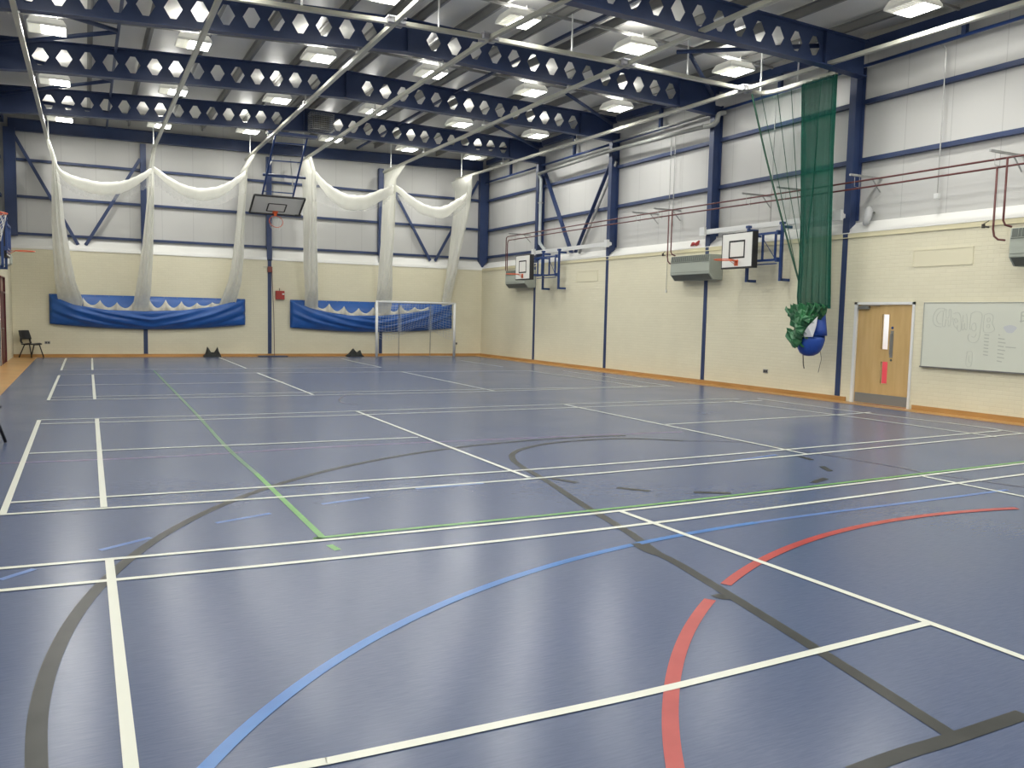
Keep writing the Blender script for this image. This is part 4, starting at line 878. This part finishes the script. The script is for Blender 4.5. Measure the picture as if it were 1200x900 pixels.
# grey duct pipe and downpipe
DUCT = mat('grey_plastic_pipe', (.30,.31,.29), .4)
t = thing('rainwater_pipe', 'long grey drainage pipe under the right eaves with an elbow at its near end', 'pipe', (XR-.1, 14, 6.65))
MB().tube([(XR-.13,9.62,6.58),(XR-.13,14,6.68),(XR-.13,18.45,6.62)], .055, 12).build('long_run', DUCT, t, smooth=True)
MB().tube(smoothpath([(XR-.13,9.62,6.58),(XR-.13,9.35,6.56),(XR-.13,9.17,6.62),(XR-.08,9.15,6.8),(XR+.1,9.12,6.85)], 4), .062, 12).build('elbow', DUCT, t, smooth=True)
MB().tube([(XR-.13,9.62,6.86),(XR-.13,13.8,6.92)], .03, 10).build('upper_run', DUCT, t, smooth=True)
DP = mat('pale_downpipe', (.42,.46,.47), .4)
t = thing('downpipe', 'pale grey vertical downpipe next to the column behind the farther basketball goal', 'pipe', (XR-.05, 18.4, 3.6))
MB().tube(smoothpath([(XR-.13,18.45,6.62),(XR-.06,18.42,6.45),(XR-.05,18.40,6.2),(XR-.05,18.40,4.4),(XR-.05,18.34,4.2),(XR-.03,18.2,4.06),(XR+.02,18.1,3.98)], 4), .055, 12).build('pipe', DP, t, smooth=True)
for z in (5.6, 4.6): MB().box((XR-.11,18.33,z),(XR+.02,18.47,z+.04)).build('bracket', GALV, t)
# conduits
def conduit(y, z0, z1, lb, box=True, xo=.275):
    t = thing('conduit', lb, 'conduit', (XR+xo, y, z0), 'thin vertical conduits')
    MB().tube([(XR+xo-.02, y, z0), (XR+xo-.02, y, z1-.1), (XR+xo-.05, y+.03, z1-.03), (XR+xo-.06, y+.1, z1)], .011, 8).build('tube', GALV, t)
    if box: MB().box((XR+xo-.07, y-.04, z0-.08), (XR+xo+.02, y+.04, z0+.02)).build('end_box', WHITE, t, bevel=.004)
conduit(3.08, 4.12, 6.90, 'thin grey conduit on the white cladding above the wooden door, ending in a small box', xo=.15)
conduit(7.42, 4.0, 6.9, 'thin grey conduit on the white cladding behind the sheer part of the green net', False, .15)
conduit(11.32, 4.2, 6.75, 'thin grey conduit on the white cladding above the nearer heater, left of its twin', False, .15)
conduit(11.14, 4.2, 6.75, 'thin grey conduit on the white cladding above the nearer heater, right of its twin', False, .15)
t = thing('pull_cord', 'thin cord hanging down the cream brick wall left of the nearer heater', 'cord', (XR-.03, 11.12, 2.42))
MB().tube([(XR-.02,11.12,3.5),(XR-.02,11.12,2.44)], .006, 6).build('cord', GALV, t); MB().tube([(XR-.02,11.12,2.46),(XR-.02,11.12,2.38)], .016, 8).build('toggle', WHITE, t)
SPK = mat('speaker_grey', (.42,.43,.44), .5)
t = thing('wall_speaker', 'small rounded grey speaker on the white sill right of the column by the wooden door', 'speaker', (XR+.1, 4.62, 3.7))
MB().tube(smoothpath([(XR+.14,4.62,4.04),(XR+.1,4.60,3.98),(XR+.06,4.59,3.85),(XR+.03,4.60,3.74),(XR+.0,4.64,3.68)], 4), [.03,.045,.06,.07,.075,.08,.08,.08,.08,.08,.075,.075,.07,.06,.05,.04,.02], 12).build('body', SPK, t, smooth=True)
MB().tube([(XR+.12,4.62,3.9),(XR+.29,4.62,3.95)], .015, 8).build('arm', GREYD, t)
t = thing('shuttlecock', 'small crumpled red and white object on the white sill above the nearer heater', 'toy', (XR+.05, 10.05, 3.62))
MB().tube(smoothpath([(XR+.03,10.2,3.60),(XR+.05,10.1,3.66),(XR+.05,10.0,3.63),(XR+.07,9.9,3.72)], 4), [.01,.02,.035,.05,.04,.03,.02,.03,.045,.05,.04,.03,.02], 8).build('body', mat('red_cloth', (.35,.04,.04), .6), t)
MB().tube([(XR+.05,9.98,3.66),(XR+.08,9.93,3.74)], .02, 8).build('tip', WHITE, t)

# ================================================================ WHITEBOARD
WB = mat('whiteboard', (.62,.64,.56), .3, spec=.5)
INK = mat('faint_marker', (.52,.54,.48), .5); INK2 = mat('dark_marker', (.43,.45,.40), .5); INK3 = mat('blue_smudge', (.53,.55,.57), .5)
t = thing('whiteboard', 'large whiteboard with faint marker drawings right of the wooden door', 'whiteboard', (XR, 1.9, .87))
WY0, WY1, WZ0, WZ1 = .62, 3.09, .865, 2.065
MB().box((XR-.022, WY0, WZ0), (XR-.001, WY1, WZ1)).build('panel', WB, t)
q = .012
MB().box((XR-.03, WY0-q, WZ1), (XR-.001, WY1+q, WZ1+q)).box((XR-.03, WY0-q, WZ0-.004), (XR-.001, WY0, WZ1)).box((XR-.03, WY1, WZ0-.004), (XR-.001, WY1+q, WZ1)).build('frame', mat('aluminium', (.45,.46,.44), .35, .5), t)
MB().box((XR-.06, WY0-q, WZ0-.022), (XR-.001, WY1+q, WZ0)).build('pen_tray', mat('tray_grey', (.16,.16,.16), .4, .3), t)
def ink(strokes, m, nm, wd=.012):
    b = MB()
    for st in strokes:
        # st: (u from left 0..1 over 2.47 m, v from top 0..1)
        P = smoothpath([(XR-.024, WY1-u*(WY1-WY0), WZ1-v*(WZ1-WZ0)) for u, v in st], 4) if len(st) > 2 else [Vector((XR-.024, WY1-u*(WY1-WY0), WZ1-v*(WZ1-WZ0))) for u, v in st]
        for a, c in zip(P[:-1], P[1:]): b.bar(a, c, .002, wd, (1,0,0)) if False else b.bar(a, c, wd, .002, (1,0,0))
    b.build(nm, m, t)
def S_(x, y): return (x*.80/875, (y-118)/545)      # sketch coordinates read off the board, left edge 0
ltr = []
def L_(pts): ltr.append([((x-25)/1075, (y-115)/545) for x, y in pts])
L_([(205,160),(150,165),(115,215),(112,270),(140,310),(190,318)]); L_([(205,185),(170,190),(145,225),(145,265),(165,290),(190,290)]); L_([(205,160),(212,172),(205,185)])
L_([(200,190),(200,305),(222,308),(225,255)]); L_([(225,165),(228,235),(250,235),(250,175),(268,180),(266,300),(248,300),(248,262),(228,258)])
L_([(290,205),(330,195),(355,240),(362,340),(335,345),(330,300)]); L_([(285,235),(300,300),(330,330)]); L_([(300,250),(318,245),(330,268),(312,280),(300,250)])
L_([(375,215),(372,330),(388,330),(390,280)]); L_([(400,205),(410,240),(412,330),(395,325),(385,290)]); L_([(372,270),(385,262)])
L_([(440,200),(435,320),(450,330)]); L_([(440,205),(480,185),(530,205),(528,300),(515,410),(480,440),(440,430),(425,390),(440,370)]); L_([(455,290),(480,280),(490,330),(465,345),(452,320),(455,290)]); L_([(455,390),(480,395),(495,365)])
L_([(550,215),(590,200),(622,225),(618,280),(640,330),(600,355),(550,340),(550,215)]); L_([(575,240),(595,238),(598,262),(578,268),(575,240)]); L_([(578,290),(598,292),(595,315),(576,312),(578,290)])
ink(ltr, INK, 'bubble_lettering', .010)
bx = []; ltr = []; L_([(428,518),(470,520),(468,630),(425,628),(428,518)]); L_([(445,545),(448,600),(465,602)]); bx = ltr; ink(bx, INK, 'small_drawing', .008)
ltr = []
for k in range(7): L_([(562,372+k*27),(600,376+k*27)])
for k in range(8):
    w_ = (10,50,60,48,60,50,56,40)[k]; L_([(674,368+k*30),(674+w_,374+k*30)])
L_([(735,465),(815,468)]); ink(ltr, INK2, 'written_lines', .016)
ltr = []; L_([(838,190),(905,178)]); L_([(838,215),(905,222),(980,215)]); L_([(838,190),(840,270)]); L_([(870,300),(905,305)]); L_([(830,260),(905,250)]); ink(ltr, INK2, 'written_heading', .014)
b = MB(); cyy = WY1-(760-25)/1075*(WY1-WY0); czz = WZ1-(322-115)/545*(WZ1-WZ0)
b.add([(XR-.0235, cyy+.11*math.cos(a)*(1+.2*math.sin(3*a)), czz+.07*math.sin(a)) for a in [2*math.pi*k/20 for k in range(20)]], [tuple(range(20))]); b.build('blue_smudge', INK3, t)

COVER = mat('cover_cream', (.70,.66,.49), .5)
# recessed cover panels high on the wall, sockets
for y0_, y1_, z0, z1, lb in ((2.20,3.40,2.78,3.07,'shallow cream cover panel in the brickwork above the wooden door and whiteboard'), (14.65,15.88,2.82,3.12,'shallow cream cover panel in the brickwork below the V brace')):
    t = thing('cover_panel', lb, 'panel', (XR, (y0_+y1_)/2, z0), 'cream cover panels')
    MB().box((XR-.005,y0_,z0),(XR-.001,y1_,z1)).build('plate', COVER, t)
    MB().box((XR-.012,y0_-.01,z1),(XR-.001,y1_+.01,z1+.02)).box((XR-.012,y0_-.01,z0-.02),(XR-.001,y1_+.01,z0)).box((XR-.012,y0_-.02,z0-.02),(XR-.001,y0_,z1+.02)).box((XR-.012,y1_,z0-.02),(XR-.001,y1_+.02,z1+.02)).build('rim', COVER, t)
def socket(p0, p1, n, lb):
    t = thing('power_socket', lb, 'socket', p0, 'wall sockets')
    (x0,y0_,z0),(x1,y1_,z1) = p0, p1
    MB().box(p0, p1).build('plate', STEEL, t, bevel=.003)
    for k in (.28,.72):
        if n == 'x': MB().box((x0-.003, y0_+(y1_-y0_)*k-.02, z0+.02), (x0+.002, y0_+(y1_-y0_)*k+.02, z1-.02)).build('socket_face', PAD, t)
        else: MB().box((x0+(x1-x0)*k-.02, y0_-.003, z0+.02), (x0+(x1-x0)*k+.02, y0_+.002, z1-.02)).build('socket_face', PAD, t)
socket((XR-.012,7.14,.43),(XR,7.29,.52),'x','double power socket low on the right wall below the nearer basketball goal')
socket((-.58,YF-.012,.42),(-.42,YF,.51),'y','double power socket low on the far wall beside the black chair')
socket((13.74,YF-.012,.45),(13.9,YF,.54),'y','double power socket low on the far wall right of the small goal')

# ================================================================ FAR WALL THINGS
REDB = mat('red_box', (.36,.035,.025), .5)
t = thing('red_wall_box', 'small red box on the far wall right of the blue post', 'box', (6.88, YF, 2.05))
MB().box((6.73,YF-.12,2.06),(7.04,YF-.001,2.37)).build('box', REDB, t, bevel=.008)
MB().box((6.95,YF-.124,2.23),(7.03,YF-.12,2.28)).build('label', WHITE, t); MB().tube([(6.87,YF-.05,2.37),(6.87,YF-.05,2.46)], .012, 8).build('cable', GREYD, t)
t = thing('post_winch', 'small reddish net winch clamped on the blue post below the hanging board', 'winch', (6.53, YF-.05, 3.1), None)
MB().box((6.45,YF-.11,3.02),(6.61,YF-.02,3.22)).build('body', mat('rusty_red', (.2,.05,.04), .5), t, bevel=.01)
MB().tube([(6.30,YF-.07,3.2),(6.62,YF-.07,3.2)], .01, 6).build('handle', GALV, t)
t = thing('net_rope', 'thin dark rope running down beside the blue post to the floor', 'rope', (6.66, YF-.06, 0))
MB().tube([(6.60,YF-.07,3.05),(6.66,YF-.08,1.5),(6.68,YF-.09,.02)], .011, 6).build('rope', mat('brown_rope', (.10,.05,.07), .6), t)
tag(MB().box((6.08,YF-.42,.007),(7.1,YF-.06,.03)).build('base_plate', BLUE, bevel=.004), 'flat dark blue plate on the floor at the foot of the blue post', 'plate')
# small goal
t = thing('football_goal', 'small white five-a-side football goal with net in front of the right blue sheet', 'goal', (11.95, 22.5, 0))
gy = 22.45; gx0, gx1, gh = 10.28, 13.42, 2.07
for x in (gx0, gx1): MB().tube([(x,gy,.0075),(x,gy,gh)], .052, 12).build('goal_post', WHITE, t, smooth=True)
MB().tube([(gx0-.04,gy,gh),(gx1+.04,gy,gh)], .042, 12).build('crossbar', WHITE, t, smooth=True)
for x in (11.2, 12.48): MB().tube([(x,gy+.02,gh-.02),(x+.0,gy+.14,gh-.06),(x+.06,gy+.30,1.2),(x+.06,gy+.32,.012)], .013, 8).build('back_stay', GALV, t, smooth=True)
MB().tube([(gx0,gy+.03,.02),(gx0+.9,gy+.32,.02),(gx1-.9,gy+.32,.02),(gx1,gy+.03,.02)], .012, 8).build('ground_bar', GALV, t)
nt_ = MB(); nx_, nz_ = 26, 13
def NP(i, j):
    u = i/nx_; v = j/nz_; x = gx0+.05+(gx1-gx0-.1)*u; return (x+.02*math.sin(v*6+u*9), gy+.04+.20*v*(1-.3*math.cos(u*6.28)), gh-.03-v*(1.15+.25*math.sin(u*3.14*2.2+.6)))
for i in range(nx_+1): nt_.tube([NP(i, j) for j in range(nz_+1)], .0035, 4, cap=False)
for j in range(nz_+1): nt_.tube([NP(i, j) for i in range(nx_+1)], .0035, 4, cap=False)
for x in (11.27, 12.52):
    for k in range(5): nt_.tube([(x-.06+.03*k,gy+.2,gh-.1),(x-.07+.035*k,gy+.24,1.4),(x-.05+.03*k,gy+.26,.95)], .005, 4, cap=False)
nt_.build('goal_net', mat('goal_net_cord', (.5,.55,.62), .7), t)
# black kit bags / cloth heaps
BAGM = noisy(mat('black_cloth', (.02,.022,.02), .8), (.012,.013,.012), (.035,.037,.034), (9,9,9))
def heap(pts, lb):
    xs = [q[0] for q in pts]; cx_ = (xs[0]+xs[-1])/2; b = MB(); rows = []
    for x, h in smoothpath2(pts): rows.append([(x, 23.0+.16*math.cos(a)*(1.0 if h < .12 else .8), .0075+max(h, .03)*math.sin(a)**.8) for a in [math.pi*k/10 for k in range(11)]])
    b.grid(rows); n = len(rows[0]); b.f.append(tuple(range(n))[::-1]); b.f.append(tuple((len(rows)-1)*n+k for k in range(n)))
    tag(b.build('kit_bag', BAGM, smooth=False), lb, 'bag', 'black bags on the far floor')
def smoothpath2(pts):
    out = []
    for (a, h), (b_, k) in zip(pts[:-1], pts[1:]):
        for j in range(3): t_ = j/3; out.append((a+(b_-a)*t_, h+(k-h)*t_))
    return out+[pts[-1]]
heap([(4.24,.03),(4.30,.12),(4.36,.36),(4.43,.25),(4.48,.16),(4.58,.15),(4.63,.22),(4.70,.35),(4.74,.2),(4.80,.05)], 'black bag with two upright handles on the floor under the left blue sheet')
heap([(9.28,.03),(9.38,.10),(9.50,.26),(9.55,.30),(9.63,.20),(9.70,.15),(9.78,.22),(9.82,.23),(9.87,.06),(9.92,.02)], 'dark cloth heap on the floor left of the small goal')

# ================================================================ CHAIRS
def chair(lb, loc, rz):
    t = thing('chair', lb, 'chair', loc, 'black plastic chairs'); t.rotation_euler = (0,0,rz)
    def B_(b, n, m=BLACK, **k): return b.build(n, m, t, world=False, **k)
    # local: seat faces +x
    rows = []
    for i in range(9):
        v = i/8; x = -.19+.40*v; rows.append([(x, -.21+.42*j/8, .445+.018*math.sin(v*3.14-1.2)-.02*math.cos((j/8-.5)*3.14)*1 - (.03*max(0,v-.8)*5)) for j in range(9)])
    B_(MB().grid(rows), 'seat', solid=.025, smooth=True, recalc=False)
    rows = []
    for i in range(9):
        v = i/8; z = .58+.28*v; rows.append([(-.235-.09*v+.035*(abs(j/8-.5)*2)**2, (-.21+.42*j/8)*(1-.10*v*v), z) for j in range(9)])
    B_(MB().grid(rows), 'backrest', solid=.022, smooth=True, recalc=False)
    b = MB()
    for s in (-1, 1): b.grid([[(-.19,s*.205,.45),(-.19,s*.13,.45)],[(-.225,s*.21,.52),(-.225,s*.14,.52)],[(-.235,s*.205,.61),(-.235,s*.13,.61)]])
    B_(b, 'back_support', solid=.012, recalc=False)
    for s in (-1, 1):
        B_(MB().tube([(.05,s*.17,.43),(.12,s*.19,.41),(.235,s*.235,.008)], .018, 8), 'leg', smooth=True)
        B_(MB().tube([(.05,s*.17,.43),(-.08,s*.19,.41),(-.255,s*.235,.008)], .018, 8), 'leg', smooth=True)
    B_(MB().tube([(-.1,-.17,.425),(.1,-.17,.425),(.1,.17,.425),(-.1,.17,.425)], .011, 8, closed=True), 'under_frame')
    return t
chair('black plastic chair standing by the far left corner', (-.93, 22.85, .0), math.radians(-42))
chair('black chair by the left wall with only its feet inside the left picture edge', (-.56, 4.15, 0), math.radians(20))
